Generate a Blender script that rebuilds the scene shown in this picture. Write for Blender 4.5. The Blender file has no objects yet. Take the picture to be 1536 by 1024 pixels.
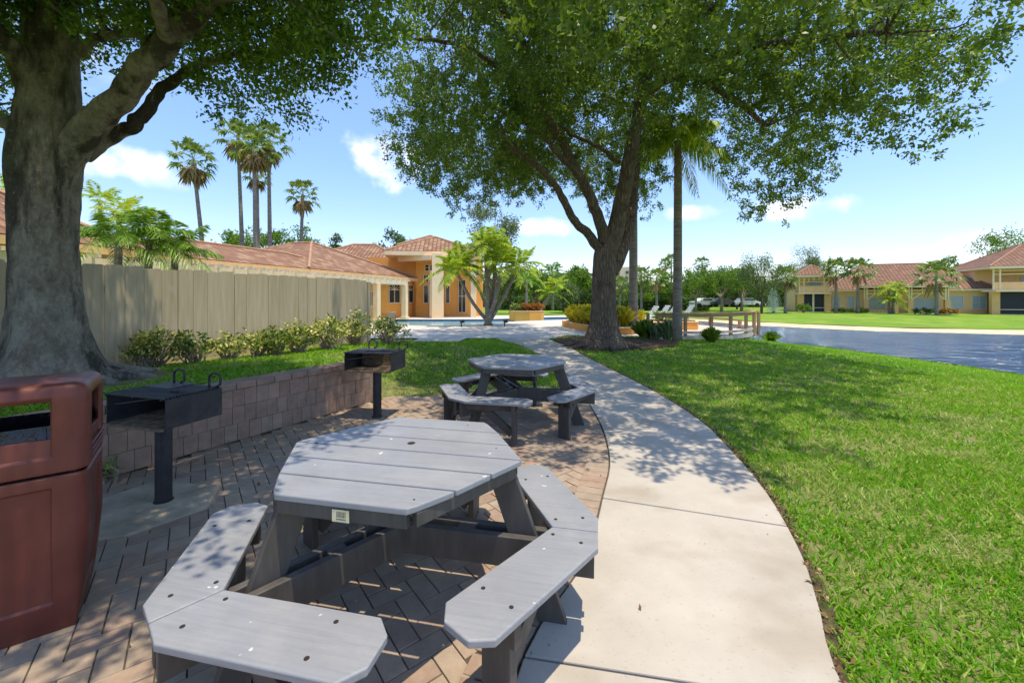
import bpy, math, random
import numpy as np
R=math.radians; PI=math.pi
random.seed(7); rng=np.random.default_rng(11)
S=bpy.context.scene
COL=S.collection
F,CX,YH,CH=611.0,768.0,446.0,1.525     # camera: focal (px of a 1536 wide frame), horizon row, eye height
def gp(px,py,z=0.0):                    # where the sight line of a photo pixel meets height z
    Y=F*(CH-z)/(py-YH); return ((px-CX)/F*Y,Y,z)
def at(px,py,Y): return ((px-CX)/F*Y,Y,CH-(py-YH)/F*Y)

# ------------------------------------------------------------------ materials
def mat(name,base=(.5,.5,.5),rough=.7,spec=.3,metal=0):
    m=bpy.data.materials.new(name); m.use_nodes=True
    b=m.node_tree.nodes['Principled BSDF']
    b.inputs['Base Color'].default_value=(*base,1); b.inputs['Roughness'].default_value=rough
    b.inputs['Specular IOR Level'].default_value=spec; b.inputs['Metallic'].default_value=metal
    return m
def N(m,t,**k):
    n=m.node_tree.nodes.new(t)
    for a,v in k.items(): setattr(n,a,v)
    return n
def L(m,a,b): m.node_tree.links.new(a,b)
def ramp(m,fac,stops,interp='LINEAR'):
    r=N(m,'ShaderNodeValToRGB'); L(m,fac,r.inputs[0]); r.color_ramp.interpolation=interp
    e=r.color_ramp.elements
    while len(e)<len(stops): e.new(.5)
    for i,(p,c) in enumerate(stops): e[i].position=p; e[i].color=(*c,1) if len(c)==3 else c
    return r.outputs[0]
def noise(m,scale,detail=4,rough=.6,vec=None,dist=0):
    n=N(m,'ShaderNodeTexNoise'); n.inputs['Scale'].default_value=scale; n.inputs['Detail'].default_value=detail
    n.inputs['Roughness'].default_value=rough; n.inputs['Distortion'].default_value=dist
    if vec is None:
        g=N(m,'ShaderNodeNewGeometry'); vec=g.outputs['Position']
    L(m,vec,n.inputs['Vector']); return n.outputs[0]
def scaled(m,sx,sy,sz,src='Position'):
    if src=='Position': o=N(m,'ShaderNodeNewGeometry').outputs['Position']
    else: o=N(m,'ShaderNodeTexCoord').outputs['Object']
    v=N(m,'ShaderNodeVectorMath',operation='MULTIPLY'); L(m,o,v.inputs[0]); v.inputs[1].default_value=(sx,sy,sz); return v.outputs[0]
def mix(m,fac,a,b,mode='MIX'):
    x=N(m,'ShaderNodeMix',data_type='RGBA',blend_type=mode)
    for s,v in ((x.inputs[0],fac),(x.inputs[6],a),(x.inputs[7],b)):
        if isinstance(v,(int,float)): s.default_value=v
        elif isinstance(v,tuple): s.default_value=(*v,1)
        else: L(m,v,s)
    return x.outputs[2]
def bsdf(m): return m.node_tree.nodes['Principled BSDF']
def setc(m,o): L(m,o,bsdf(m).inputs['Base Color'])
def bump(m,h,st=.4,dist=.01):
    b=N(m,'ShaderNodeBump'); b.inputs['Strength'].default_value=st; b.inputs['Distance'].default_value=dist
    L(m,h,b.inputs['Height']); L(m,b.outputs[0],bsdf(m).inputs['Normal'])
def isl(m): return N(m,'ShaderNodeNewGeometry').outputs['Random Per Island']
def rough_mat(name,c1,c2,scale=6,rough=.8,spec=.2,b=.3,bd=.01,bs=None):
    m=mat(name,c1,rough,spec); n=noise(m,scale,6); setc(m,ramp(m,n,[(.35,c1),(.68,c2)]))
    bump(m,noise(m,bs or scale*8,5),b,bd); return m
def leafmat(name,stops,trans=.35,rough=.5,scale=None):
    m=mat(name,stops[0][1],rough,.35); c=ramp(m,isl(m),stops); 
    if scale:
        n=noise(m,scale,2); c=mix(m,ramp(m,n,[(.35,(0,0,0)),(.7,(1,1,1))]),c,mix(m,.65,c,tuple(stops[-1][1])))
    setc(m,c)
    t=N(m,'ShaderNodeBsdfTranslucent'); L(m,mix(m,.5,c,(.25,.42,.03),'MIX'),t.inputs[0])
    x=N(m,'ShaderNodeMixShader'); x.inputs[0].default_value=trans
    L(m,bsdf(m).outputs[0],x.inputs[1]); L(m,t.outputs[0],x.inputs[2])
    L(m,x.outputs[0],m.node_tree.nodes['Material Output'].inputs[0]); return m
M={}
M['oakleaf']=leafmat('oak_leaf',[(0,(.020,.055,.007)),(.5,(.042,.095,.010)),(.85,(.10,.17,.018)),(1,(.25,.33,.045))],.42,.45,.9)
M['oakleaf2']=leafmat('oak_leaf_fresh',[(0,(.028,.085,.012)),(.5,(.058,.15,.018)),(.85,(.12,.24,.035)),(1,(.21,.34,.05))],.42,.36,1.9)
M['farleaf']=leafmat('far_leaf_green',[(0,(.05,.11,.012)),(.5,(.10,.20,.02)),(1,(.20,.33,.04))],.4,.6)
M['fardark']=leafmat('far_leaf_dark',[(0,(.02,.05,.013)),(.6,(.045,.10,.02)),(1,(.10,.17,.04))],.3,.6)
M['farolive']=leafmat('far_leaf_olive',[(0,(.06,.085,.035)),(.6,(.11,.15,.06)),(1,(.20,.24,.11))],.3,.6)
M['palmgreen']=leafmat('palm_leaf_green',[(0,(.06,.16,.015)),(.6,(.14,.30,.03)),(1,(.30,.46,.07))],.35,.4)
M['palmyellow']=leafmat('palm_leaf_lime',[(0,(.20,.36,.02)),(.6,(.38,.56,.04)),(1,(.70,.62,.08))],.45,.45)
M['palmdead']=leafmat('palm_leaf_dead',[(0,(.20,.11,.045)),(1,(.42,.28,.13))],.2,.8)
M['palmgrey']=leafmat('fan_palm_leaf',[(0,(.08,.14,.035)),(.6,(.17,.25,.07)),(.85,(.32,.38,.14)),(1,(.52,.46,.17))],.3,.5)
M['varieg']=leafmat('variegated_leaf',[(0,(.04,.10,.015)),(.35,(.08,.17,.03)),(.45,(.48,.50,.10)),(1,(.80,.70,.26))],.3,.4)
M['varieg2']=leafmat('variegated_leaf_dark',[(0,(.03,.09,.015)),(.5,(.08,.17,.03)),(.7,(.36,.40,.08)),(1,(.68,.62,.22))],.3,.4)
M['croton']=leafmat('golden_leaf',[(0,(.42,.46,.03)),(.3,(.86,.68,.03)),(1,(.95,.78,.10))],.35,.45)
M['redleaf']=leafmat('red_leaf',[(0,(.06,.10,.02)),(.4,(.30,.05,.02)),(1,(.75,.22,.04))],.3,.45)
M['spiky']=leafmat('blade_leaf',[(0,(.12,.28,.03)),(.7,(.24,.44,.05)),(1,(.48,.55,.12))],.35,.4)
M['agave']=leafmat('agave_leaf',[(0,(.11,.19,.09)),(1,(.26,.36,.18))],.15,.5)
# grass
g=mat('grass_blade',(.1,.3,.02),.5,.3)
c=ramp(g,isl(g),[(0,(.06,.23,.012)),(.45,(.13,.39,.018)),(.8,(.24,.52,.03)),(.93,(.42,.58,.07)),(1,(.62,.54,.25))])
nz=noise(g,1.3,5,.7); dry=ramp(g,nz,[(.51,(0,0,0)),(.63,(1,1,1))])
nf=noise(g,.12,2); limepatch=ramp(g,nf,[(.4,(0,0,0)),(.6,(1,1,1))])  # broad random patches, mixed towards yellow-green below
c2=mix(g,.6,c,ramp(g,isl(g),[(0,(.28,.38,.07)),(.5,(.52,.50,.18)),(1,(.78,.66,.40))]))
c=mix(g,dry,c,c2); c=mix(g,mix(g,.35,(0,0,0),limepatch),c,(.34,.55,.03)); setc(g,c)
t=N(g,'ShaderNodeBsdfTranslucent'); L(g,mix(g,.5,c,(.30,.55,.02)),t.inputs[0]); x=N(g,'ShaderNodeMixShader'); x.inputs[0].default_value=.35
L(g,bsdf(g).outputs[0],x.inputs[1]); L(g,t.outputs[0],x.inputs[2]); L(g,x.outputs[0],g.node_tree.nodes['Material Output'].inputs[0])
M['blade']=g
g=mat('lawn',(.1,.25,.02),.9,.1)
a=ramp(g,noise(g,40,4,.7),[(.3,(.080,.17,.018)),(.55,(.145,.27,.028)),(.8,(.24,.35,.05))])
b_=ramp(g,noise(g,.5,6,.65),[(.45,(0,0,0)),(.62,(1,1,1))])
a=mix(g,b_,a,mix(g,.5,a,(.30,.36,.06)))
setc(g,a); bump(g,noise(g,90,4),.8,.03); M['lawn']=g
M['thatch']=rough_mat('thatch',(.12,.15,.04),(.27,.25,.12),14,.95,.05,.6,.02)
# paving
g=mat('concrete_path',(.55,.5,.44),.85,.15)
a=ramp(g,noise(g,1.6,7,.65),[(.3,(.37,.335,.285)),(.6,(.45,.41,.355)),(.8,(.49,.45,.39))])
st=ramp(g,noise(g,1.1,3,.5,scaled(g,1,1.6,1)),[(.53,(0,0,0)),(.66,(1,1,1))]); a=mix(g,mix(g,.5,(0,0,0),st),a,(.28,.23,.165))
fl=ramp(g,noise(g,55,3,.6),[(.62,(0,0,0)),(.70,(1,1,1))]); a=mix(g,mix(g,.3,(0,0,0),fl),a,(.25,.2,.15))
setc(g,a); bump(g,noise(g,180,4),.35,.004); M['path']=g
g=mat('paver',(.3,.2,.16),.85,.15)
a=ramp(g,isl(g),[(0,(.235,.15,.115)),(.25,(.34,.20,.145)),(.5,(.385,.29,.21)),(.75,(.31,.245,.195)),(.9,(.42,.31,.215)),(1,(.21,.165,.14))])
a=mix(g,.5,a,ramp(g,noise(g,9,6,.7),[(.3,(.18,.14,.11)),(.5,(.32,.25,.185)),(.75,(.48,.39,.29))]))
d=ramp(g,noise(g,1.4,5,.6),[(.42,(0,0,0)),(.62,(1,1,1))]); a=mix(g,mix(g,.55,(0,0,0),d),a,(.27,.22,.175))
setc(g,a); bump(g,noise(g,120,5),.5,.004); M['paver']=g
g=mat('wall_brick',(.3,.2,.17),.9,.1)
a=ramp(g,isl(g),[(0,(.27,.165,.125)),(.4,(.35,.225,.165)),(.7,(.31,.22,.17)),(1,(.41,.28,.205))])
a=mix(g,.5,a,ramp(g,noise(g,7,6,.7),[(.3,(.16,.115,.085)),(.55,(.34,.235,.175)),(.8,(.50,.38,.29))]))
setc(g,a); bump(g,noise(g,90,5),.6,.006); M['wallbrick']=g
M['mortar']=rough_mat('joint_sand',(.08,.07,.055),(.14,.12,.095),30,.95,.05)
M['pad']=rough_mat('rough_concrete_pad',(.28,.23,.17),(.46,.39,.29),3.5,.9,.1,.6,.01,60)
g=rough_mat('pool_deck_concrete',(.50,.46,.41),(.60,.56,.50),2,.8,.15,.2,.005,60); M['deckc']=g
M['mulch']=rough_mat('mulch',(.055,.035,.022),(.20,.14,.095),18,.95,.05,1,.04,60)
M['pebble']=rough_mat('white_pebbles',(.35,.33,.30),(.75,.72,.68),40,.8,.2,1,.03,60)
M['sand']=rough_mat('shore_sand',(.52,.40,.25),(.66,.54,.37),3,.95,.05,.4,.02)
g=rough_mat('soil_edge',(.05,.04,.025),(.13,.10,.06),12,.95,.05); M['soil']=g
g=mat('lake_water',(.05,.075,.10),.03,.13); g.node_tree.nodes['Principled BSDF'].inputs['IOR'].default_value=1.22
setc(g,ramp(g,noise(g,.15,3),[(.3,(.012,.030,.065)),(.7,(.02,.045,.095))]))
nb=noise(g,1.3,4,.55,scaled(g,.5,1.4,1)); bump(g,nb,1,1.0); bsdf(g).inputs['Specular IOR Level'].default_value=0; bsdf(g).inputs['Roughness'].default_value=1
gl=N(g,'ShaderNodeBsdfGlossy'); gl.inputs['Roughness'].default_value=.12; gl.inputs['Color'].default_value=(.74,.88,.88,1); L(g,bsdf(g).inputs['Normal'].links[0].from_socket,gl.inputs['Normal'])
xm=N(g,'ShaderNodeMixShader'); xm.inputs[0].default_value=.26; L(g,bsdf(g).outputs[0],xm.inputs[1]); L(g,gl.outputs[0],xm.inputs[2]); L(g,xm.outputs[0],g.node_tree.nodes['Material Output'].inputs[0]); M['lake']=g
g=mat('pool_water',(.25,.5,.5),.08,.5); bump(g,noise(g,3,4),.3,.05); M['pool']=g
M['tile']=rough_mat('pool_tile',(.03,.06,.16),(.07,.12,.26),8,.3,.5,0)
# wood / plastic
def boards(name,c1,c2,rough=.5,spec=.4,sc=(3,60,60)):
    m=mat(name,c1,rough,spec); n=noise(m,1,6,.65,scaled(m,*sc,src='Object')); n2=noise(m,2.5,4)
    a=ramp(m,n,[(.3,c1),(.7,c2)]); a=mix(m,ramp(m,n2,[(.3,(0,0,0)),(.75,(.5,.5,.5))]),a,tuple(v*.72 for v in c1)); setc(m,a)
    bump(m,n,.35,.003); L(m,ramp(m,n2,[(.3,(rough-.08,)*3),(.7,(rough+.15,)*3)]),bsdf(m).inputs['Roughness']); return m
M['tabletop']=boards('grey_plastic_lumber',(.225,.235,.255),(.285,.295,.315),.42,.45)
m=M['tabletop']; c0=bsdf(m).inputs['Base Color'].links[0].from_socket
w1=ramp(m,noise(m,19,2,.5),[(.735,(0,0,0)),(.76,(1,1,1))]); w2=ramp(m,noise(m,4.2,6,.7),[(.45,(0,0,0)),(.7,(1,1,1))]); w3=ramp(m,noise(m,1,5,.8,scaled(m,8,140,60,src='Object')),[(.62,(0,0,0)),(.7,(1,1,1))])
c0=mix(m,mix(m,.22,(0,0,0),w2),c0,(.42,.41,.38)); c0=mix(m,mix(m,.25,(0,0,0),w3),c0,(.13,.13,.135)); setc(m,mix(m,mix(m,.75,(0,0,0),w1),c0,(.66,.65,.60)))
M['tableleg']=boards('shaded_plastic_lumber',(.060,.055,.050),(.105,.095,.085),.5,.35,(20,20,4))  # same plastic as the tops, with the shade under the table put into its colour
M['bolt']=mat('dark_bolt_hole',(.03,.02,.015),.6,.3,.0)
M['sticker']=rough_mat('sticker',(.62,.55,.33),(.70,.64,.42),20,.6,.3,0)
M['stickermark']=mat('sticker_print',(.12,.11,.09),.6)
M['fence']=None
m=mat('fence_board',(.3,.26,.2),.85,.15)
a=ramp(m,isl(m),[(0,(.47,.39,.27)),(1,(.56,.475,.335))]); a=mix(m,.5,a,ramp(m,noise(m,1,6,.6,scaled(m,14,14,1.2)),[(.25,(.33,.275,.19)),(.5,(.50,.42,.30)),(.75,(.66,.56,.41))]))
ko=ramp(m,noise(m,3.3,2),[(.70,(0,0,0)),(.74,(1,1,1))]); a=mix(m,mix(m,.5,(0,0,0),ko),a,(.5,.47,.4))
setc(m,a); bump(m,noise(m,1,6,.6,scaled(m,60,60,3)),.4,.004); M['fence']=m
M['deckwood']=boards('weathered_deck_wood',(.36,.20,.11),(.54,.36,.22),.8,.15,(4,4,30))
M['deckfloor']=boards('sun_bleached_deck_boards',(.50,.43,.36),(.62,.55,.47),.85,.1,(30,4,30))
m=mat('oak_bark',(.2,.15,.1),.95,.1)
v=scaled(m,16,16,3.0); vo=N(m,'ShaderNodeTexVoronoi',feature='DISTANCE_TO_EDGE'); L(m,mix(m,.12,v,noise(m,6,3)),vo.inputs['Vector']); vo.inputs['Scale'].default_value=1.0
a=ramp(m,vo.outputs[0],[(0,(.045,.033,.025)),(.12,(.16,.115,.082)),(.5,(.31,.235,.17))]); a=mix(m,.45,a,ramp(m,noise(m,3,6,.7),[(.3,(.07,.05,.038)),(.7,(.27,.21,.16))]))
setc(m,a); bump(m,vo.outputs[0],1,.09); M['bark']=m
m=mat('lichen_bark',(.2,.18,.15),.95,.1)
a=ramp(m,noise(m,4.5,10,.78,scaled(m,1.6,1.6,.8)),[(.28,(.17,.14,.11)),(.45,(.34,.29,.23)),(.58,(.48,.43,.35)),(.75,(.60,.56,.48))])
dk=ramp(m,noise(m,1.1,6,.65,scaled(m,2.4,2.4,.55)),[(.49,(0,0,0)),(.58,(1,1,1))]); a=mix(m,mix(m,.78,(0,0,0),dk),a,(.035,.029,.022))
gr=ramp(m,noise(m,1.7,5,.6),[(.55,(0,0,0)),(.7,(1,1,1))]); a=mix(m,mix(m,.4,(0,0,0),gr),a,(.16,.20,.13))
fn=ramp(m,noise(m,34,8,.8,scaled(m,1,1,.55)),[(.3,(.62,.60,.57)),(.52,(1.05,1.05,1.05)),(.8,(1.4,1.4,1.35))]); a=mix(m,.85,a,mix(m,1.0,a,fn,'MULTIPLY'))
sp=ramp(m,noise(m,22,3,.6),[(.64,(0,0,0)),(.70,(1,1,1))]); a=mix(m,mix(m,.7,(0,0,0),sp),a,(.50,.47,.42))
setc(m,a); wv=noise(m,1,7,.75,scaled(m,7,7,22)); w2=noise(m,11,8,.78,scaled(m,2.4,2.4,.7)); bump(m,mix(m,.6,wv,w2),1,.12); M['bark2']=m
M['palmbark']=None
m=mat('palm_trunk',(.25,.22,.18),.9,.1); a=ramp(m,noise(m,1,5,.6,scaled(m,3,3,16)),[(.3,(.15,.125,.10)),(.7,(.33,.29,.24))]); setc(m,a); bump(m,noise(m,1,4,.6,scaled(m,3,3,22)),.7,.02); M['palmbark']=m
M['twig']=rough_mat('pale_branch',(.22,.17,.12),(.38,.31,.23),10,.9,.1)
M['twigdark']=rough_mat('dark_branch',(.09,.065,.045),(.18,.135,.095),10,.9,.1)
# buildings
M['stucco']=rough_mat('orange_stucco',(.80,.36,.09),(.86,.41,.12),1.5,.9,.1,.3,.004,80)
M['cream']=rough_mat('cream_trim',(.84,.60,.36),(.88,.67,.44),2,.85,.15,.1)
M['fascia']=rough_mat('orange_cream_fascia',(.84,.50,.22),(.88,.56,.28),2,.85,.15,.1)
M['cream2']=rough_mat('pergola_cream',(.70,.57,.38),(.80,.68,.50),3,.85,.15,.1)
M['tanwall']=rough_mat('tan_stucco',(.80,.50,.24),(.86,.56,.29),1.5,.9,.1,.2)
M['tanorange']=rough_mat('orange_tan_stucco',(.72,.40,.17),(.78,.46,.21),1.5,.9,.1,.2)
M['tantrim']=rough_mat('beige_trim',(.84,.64,.38),(.88,.70,.45),1.5,.9,.1,.2)
def tile(name,c1,c2,c3,sx,sz):
    m=mat(name,c1,.8,.2)
    uv=N(m,'ShaderNodeUVMap').outputs[0]
    sp=N(m,'ShaderNodeSeparateXYZ'); L(m,uv,sp.inputs[0])
    def saw(o,n,op='FRACT'):
        a=N(m,'ShaderNodeMath',operation='MULTIPLY'); L(m,o,a.inputs[0]); a.inputs[1].default_value=n
        b=N(m,'ShaderNodeMath',operation='FRACT'); L(m,a.outputs[0],b.inputs[0]); return b.outputs[0]
    u=saw(sp.outputs[0],sx); v=saw(sp.outputs[1],sz)
    s=N(m,'ShaderNodeMath',operation='MULTIPLY'); L(m,u,s.inputs[0]); s.inputs[1].default_value=PI
    s2=N(m,'ShaderNodeMath',operation='SINE'); L(m,s.outputs[0],s2.inputs[0])
    mp=N(m,'ShaderNodeVectorMath',operation='MULTIPLY'); L(m,uv,mp.inputs[0]); mp.inputs[1].default_value=(sx,sz,0)
    fl=N(m,'ShaderNodeVectorMath',operation='FLOOR'); L(m,mp.outputs[0],fl.inputs[0])
    wn=N(m,'ShaderNodeTexWhiteNoise',noise_dimensions='2D'); L(m,fl.outputs[0],wn.inputs['Vector'])
    a=ramp(m,wn.outputs[0],[(0,c1),(.6,c2),(1,c3)])
    a=mix(m,mix(m,.4,(0,0,0),ramp(m,noise(m,.8,5),[(.45,(0,0,0)),(.65,(1,1,1))])),a,(.18,.10,.08))
    gap=ramp(m,s2.outputs[0],[(0,(0,0,0)),(.45,(1,1,1))]); gp_=ramp(m,v,[(0,(0,0,0)),(.16,(1,1,1))])
    a=mix(m,mix(m,1,gap,gp_,'MULTIPLY'),(.13,.05,.035),a); setc(m,a)
    h=N(m,'ShaderNodeMath',operation='ADD'); L(m,s2.outputs[0],h.inputs[0]); L(m,v,h.inputs[1]); bump(m,h.outputs[0],1,.06); return m
M['tiles']=tile('barrel_roof_tile',(.24,.125,.075),(.31,.17,.10),(.41,.27,.17),3.2,2.6)
M['tiles2']=tile('brown_roof_tile',(.20,.11,.07),(.24,.135,.085),(.29,.165,.11),2.4,2.2)
M['ridge']=rough_mat('ridge_tile',(.34,.18,.11),(.46,.28,.18),6,.85,.15)
M['glass']=mat('dark_window_glass',(.03,.035,.04),.08,.6)
M['glassblue']=mat('blinds_behind_glass',(.36,.42,.45),.25,.5)
M['screen']=mat('dark_porch_screen',(.025,.028,.04),.5,.3)
M['white']=mat('white_paint',(.80,.79,.76),.5,.4)
M['frame']=mat('window_frame',(.62,.56,.46),.5,.4)
M['door']=mat('brown_door',(.22,.09,.04),.5,.4)
# metal & bin
m=mat('maroon_plastic',(.16,.045,.035),.38,.3); n=noise(m,5,5); a=ramp(m,n,[(.3,(.125,.034,.024)),(.7,(.175,.050,.035))]); sc_=ramp(m,noise(m,1,5,.8,scaled(m,60,60,6)),[(.66,(0,0,0)),(.70,(1,1,1))]); setc(m,mix(m,mix(m,.25,(0,0,0),sc_),a,(.42,.24,.20))); bump(m,noise(m,320,3),.15,.002)
L(m,ramp(m,noise(m,7,6,.7),[(.3,(.3,)*3),(.7,(.5,)*3)]),bsdf(m).inputs['Roughness']); M['bin']=m
m=mat('black_bag',(.012,.013,.016),.3,.5); bump(m,noise(m,22,4,.6,scaled(m,1,1,.25)),1,.03); M['bag']=m
m=mat('black_steel',(.03,.03,.033),.5,.4,.2); n=noise(m,9,7,.7)
a=ramp(m,n,[(.35,(.022,.023,.027)),(.62,(.045,.045,.048)),(.75,(.10,.09,.08))]); setc(m,a); bump(m,noise(m,60,5),.4,.003); M['steel']=m
m=mat('sooty_rust',(.16,.10,.06),.9,.1); setc(m,ramp(m,noise(m,12,7,.75),[(.3,(.04,.03,.024)),(.5,(.17,.12,.08)),(.75,(.34,.26,.19))])); bump(m,noise(m,50,5),.8,.01); M['rust']=m
M['leaflitter']=leafmat('dry_leaf',[(0,(.12,.06,.03)),(.6,(.28,.15,.07)),(1,(.50,.36,.20))],.1,.8)
M['fountain']=leafmat('water_spray',[(0,(.9,.93,.95)),(1,(.95,.97,1))],.5,.5)
M['carwhite']=mat('car_white',(.75,.75,.75),.2,.6); M['cardark']=mat('car_dark',(.05,.055,.07),.2,.6); M['tyre']=mat('tyre_rubber',(.02,.02,.02),.8)
M['hotel']=rough_mat('pale_hotel_wall',(.62,.47,.35),(.68,.54,.42),.2,.9,.1,0)
M['blackplastic']=mat('black_plastic',(.02,.02,.02),.5)

# ------------------------------------------------------------------ mesh helpers
def tagp(o,label=None,cat=None,group=None,kind=None):
    for k,v in (('label',label),('category',cat),('group',group),('kind',kind)):
        if v: o[k]=v
    return o
def thing(name,label,cat,loc=(0,0,0),rz=0,group=None):
    o=bpy.data.objects.new(name,None); COL.objects.link(o); o.location=loc; o.rotation_euler=(0,0,rz); o.empty_display_size=.2
    return tagp(o,label,cat,group)
class MB:
    def __init__(s): s.v=[]; s.f=[]; s.m=[]; s.uv={}; s.cur=0
    def add(s,vs,fs,uvs=None):
        b=len(s.v); s.v.extend([tuple(p) for p in vs])
        for i,f in enumerate(fs):
            s.f.append(tuple(b+j for j in f)); s.m.append(s.cur)
            if uvs: s.uv[len(s.f)-1]=uvs[i]
        return s
    def box(s,c,d,rz=0,tilt=None):
        hx,hy,hz=d[0]/2,d[1]/2,d[2]/2
        P=[(x,y,z) for x in(-hx,hx) for y in(-hy,hy) for z in(-hz,hz)]
        if tilt is not None:
            from mathutils import Euler,Vector
            E_=Euler(tilt); P=[tuple(_rot(E_,p)) for p in P]
        cz,sz=math.cos(rz),math.sin(rz)
        P=[(c[0]+x*cz-y*sz,c[1]+x*sz+y*cz,c[2]+z) for x,y,z in P]
        return s.add(P,[(0,1,3,2),(4,6,7,5),(0,4,5,1),(2,3,7,6),(0,2,6,4),(1,5,7,3)])
    def prism(s,poly,z0,z1,ch=0):
        n=len(poly); cx=sum(p[0] for p in poly)/n; cy=sum(p[1] for p in poly)/n
        def inset(k):
            if not ch: return poly
            out=[]
            for x,y in poly:
                d=math.hypot(x-cx,y-cy); out.append((cx+(x-cx)*(1-k/d),cy+(y-cy)*(1-k/d)))
            return out
        if ch:
            V=[(x,y,z0) for x,y in poly]+[(x,y,z1-ch) for x,y in poly]+[(x,y,z1) for x,y in inset(ch)]; k=3
        else: V=[(x,y,z0) for x,y in poly]+[(x,y,z1) for x,y in poly]; k=2
        fs=[tuple(range(n))[::-1],tuple(range((k-1)*n,k*n))]
        for l in range(k-1):
            for i in range(n):
                j=(i+1)%n; fs.append((l*n+i,l*n+j,(l+1)*n+j,(l+1)*n+i))
        return s.add(V,fs)
    def bar(s,a,b,w,h,up=(0,0,1)):
        a=np.array(a,float); b=np.array(b,float); d=b-a; d/=np.linalg.norm(d)
        u=np.array(up,float); r=np.cross(d,u)
        if np.linalg.norm(r)<1e-4: r=np.cross(d,(1,0,0))
        r/=np.linalg.norm(r); u=np.cross(r,d)
        V=[p+r*i*w/2+u*j*h/2 for p in(a,b) for i,j in((-1,-1),(1,-1),(1,1),(-1,1))]
        return s.add(V,[(0,3,2,1),(4,5,6,7),(0,1,5,4),(1,2,6,5),(2,3,7,6),(3,0,4,7)])
    def tube(s,pts,rad,n=10,rough=0,seed=0,cap=True,flare=None):
        pts=[np.array(p,float) for p in pts]; rr=random.Random(seed); m=len(pts)
        ph=[rr.uniform(0,6.28) for _ in range(6)]
        V=[];fs=[]; pr=None
        for i,p in enumerate(pts):
            d=pts[min(i+1,m-1)]-pts[max(i-1,0)]; d/=np.linalg.norm(d)
            if pr is None: pr=np.cross(d,(0,1,0) if abs(d[1])<.9 else (1,0,0))
            r=pr-d*np.dot(pr,d); r/=np.linalg.norm(r); pr=r; q=np.cross(d,r)
            R_=rad[i] if hasattr(rad,'__len__') else rad
            for k in range(n):
                a=2*PI*k/n
                w=1+rough*(.5*math.sin(3*a+ph[0]+i*.35)+.35*math.sin(5*a+ph[1]-i*.5)+.3*math.sin(2*a+ph[2]+i*.8)+.25*rr.uniform(-1,1))
                if flare: w*=flare(a,i)
                V.append(p+(r*math.cos(a)+q*math.sin(a))*R_*w)
        for i in range(m-1):
            for k in range(n):
                k2=(k+1)%n; fs.append((i*n+k,i*n+k2,(i+1)*n+k2,(i+1)*n+k))
        if cap: fs.append(tuple(range(n))[::-1]); fs.append(tuple((m-1)*n+k for k in range(n)))
        return s.add(V,fs)
    def build(s,name,mats,parent=None,world=False,smooth=False,bevel=0,seg=2):
        me=bpy.data.meshes.new(name)
        V=s.v
        if world and parent is not None:
            l=parent.location; V=[(x-l[0],y-l[1],z-l[2]) for x,y,z in V]
        me.from_pydata([tuple(map(float,p)) for p in V],[],s.f)
        mats=mats if isinstance(mats,(list,tuple)) else [mats]
        for m in mats: me.materials.append(m)
        if len(mats)>1: me.polygons.foreach_set('material_index',s.m)
        if s.uv:
            u=me.uv_layers.new(name='UVMap')
            for fi,uvs in s.uv.items():
                p=me.polygons[fi]
                for k,li in enumerate(p.loop_indices): u.data[li].uv=uvs[k]
        if smooth:
            me.polygons.foreach_set('use_smooth',[True]*len(me.polygons))
        me.validate(); me.update()
        o=bpy.data.objects.new(name,me); COL.objects.link(o)
        if parent is not None: o.parent=parent
        if bevel:
            b=o.modifiers.new('bevel','BEVEL'); b.width=bevel; b.segments=seg; b.limit_method='ANGLE'; b.angle_limit=R(35)
        return o
def _rot(E_,p):
    from mathutils import Vector
    v=Vector(p); v.rotate(E_); return v
def spline(pts,k=6):
    P=[np.array(p,float) for p in pts]; P=[2*P[0]-P[1]]+P+[2*P[-1]-P[-2]]; out=[]
    for i in range(1,len(P)-2):
        for j in range(k):
            t=j/k; a,b,c,d=P[i-1:i+3]
            out.append(.5*((2*b)+(-a+c)*t+(2*a-5*b+4*c-d)*t*t+(-a+3*b-3*c+d)*t**3))
    out.append(P[-2]); return out
def bulk(name,V,n,mats,parent=None,kind=None,smooth=False,midx=None):
    """V: (faces*n,3) array, every n rows one face"""
    V=np.asarray(V,np.float32).reshape(-1,3)
    if parent is not None: V=V-np.array(parent.location,np.float32)
    nf=len(V)//n; me=bpy.data.meshes.new(name); me.vertices.add(len(V)); me.vertices.foreach_set('co',V.ravel())
    me.loops.add(nf*n); me.loops.foreach_set('vertex_index',np.arange(nf*n,dtype=np.int32))
    me.polygons.add(nf); me.polygons.foreach_set('loop_start',np.arange(0,nf*n,n,dtype=np.int32))
    me.polygons.foreach_set('loop_total',np.full(nf,n,np.int32))
    for m in (mats if isinstance(mats,(list,tuple)) else [mats]): me.materials.append(m)
    if midx is not None: me.polygons.foreach_set('material_index',midx)
    me.update(calc_edges=True); me.validate()
    o=bpy.data.objects.new(name,me); COL.objects.link(o)
    if parent is not None: o.parent=parent
    if kind: o['kind']=kind
    return o
def unit(v): return v/np.maximum(np.linalg.norm(v,axis=-1,keepdims=True),1e-9)
def leaves(C,L_,W,bias=None,bend=.2):
    """diamond leaves at C with length L_, width W (arrays); bias: mean pointing direction"""
    n=len(C); d=rng.normal(size=(n,3)); 
    if bias is not None: d=unit(d)+bias
    d=unit(d); s=unit(np.cross(d,rng.normal(size=(n,3)))); nn=np.cross(d,s)
    L_=np.broadcast_to(L_,(n,))[:,None]; W=np.broadcast_to(W,(n,))[:,None]
    mid=C+d*L_*.45+nn*L_*bend*.5
    return np.stack([C,mid+s*W/2,C+d*L_,mid-s*W/2],1).reshape(-1,3)
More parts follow.
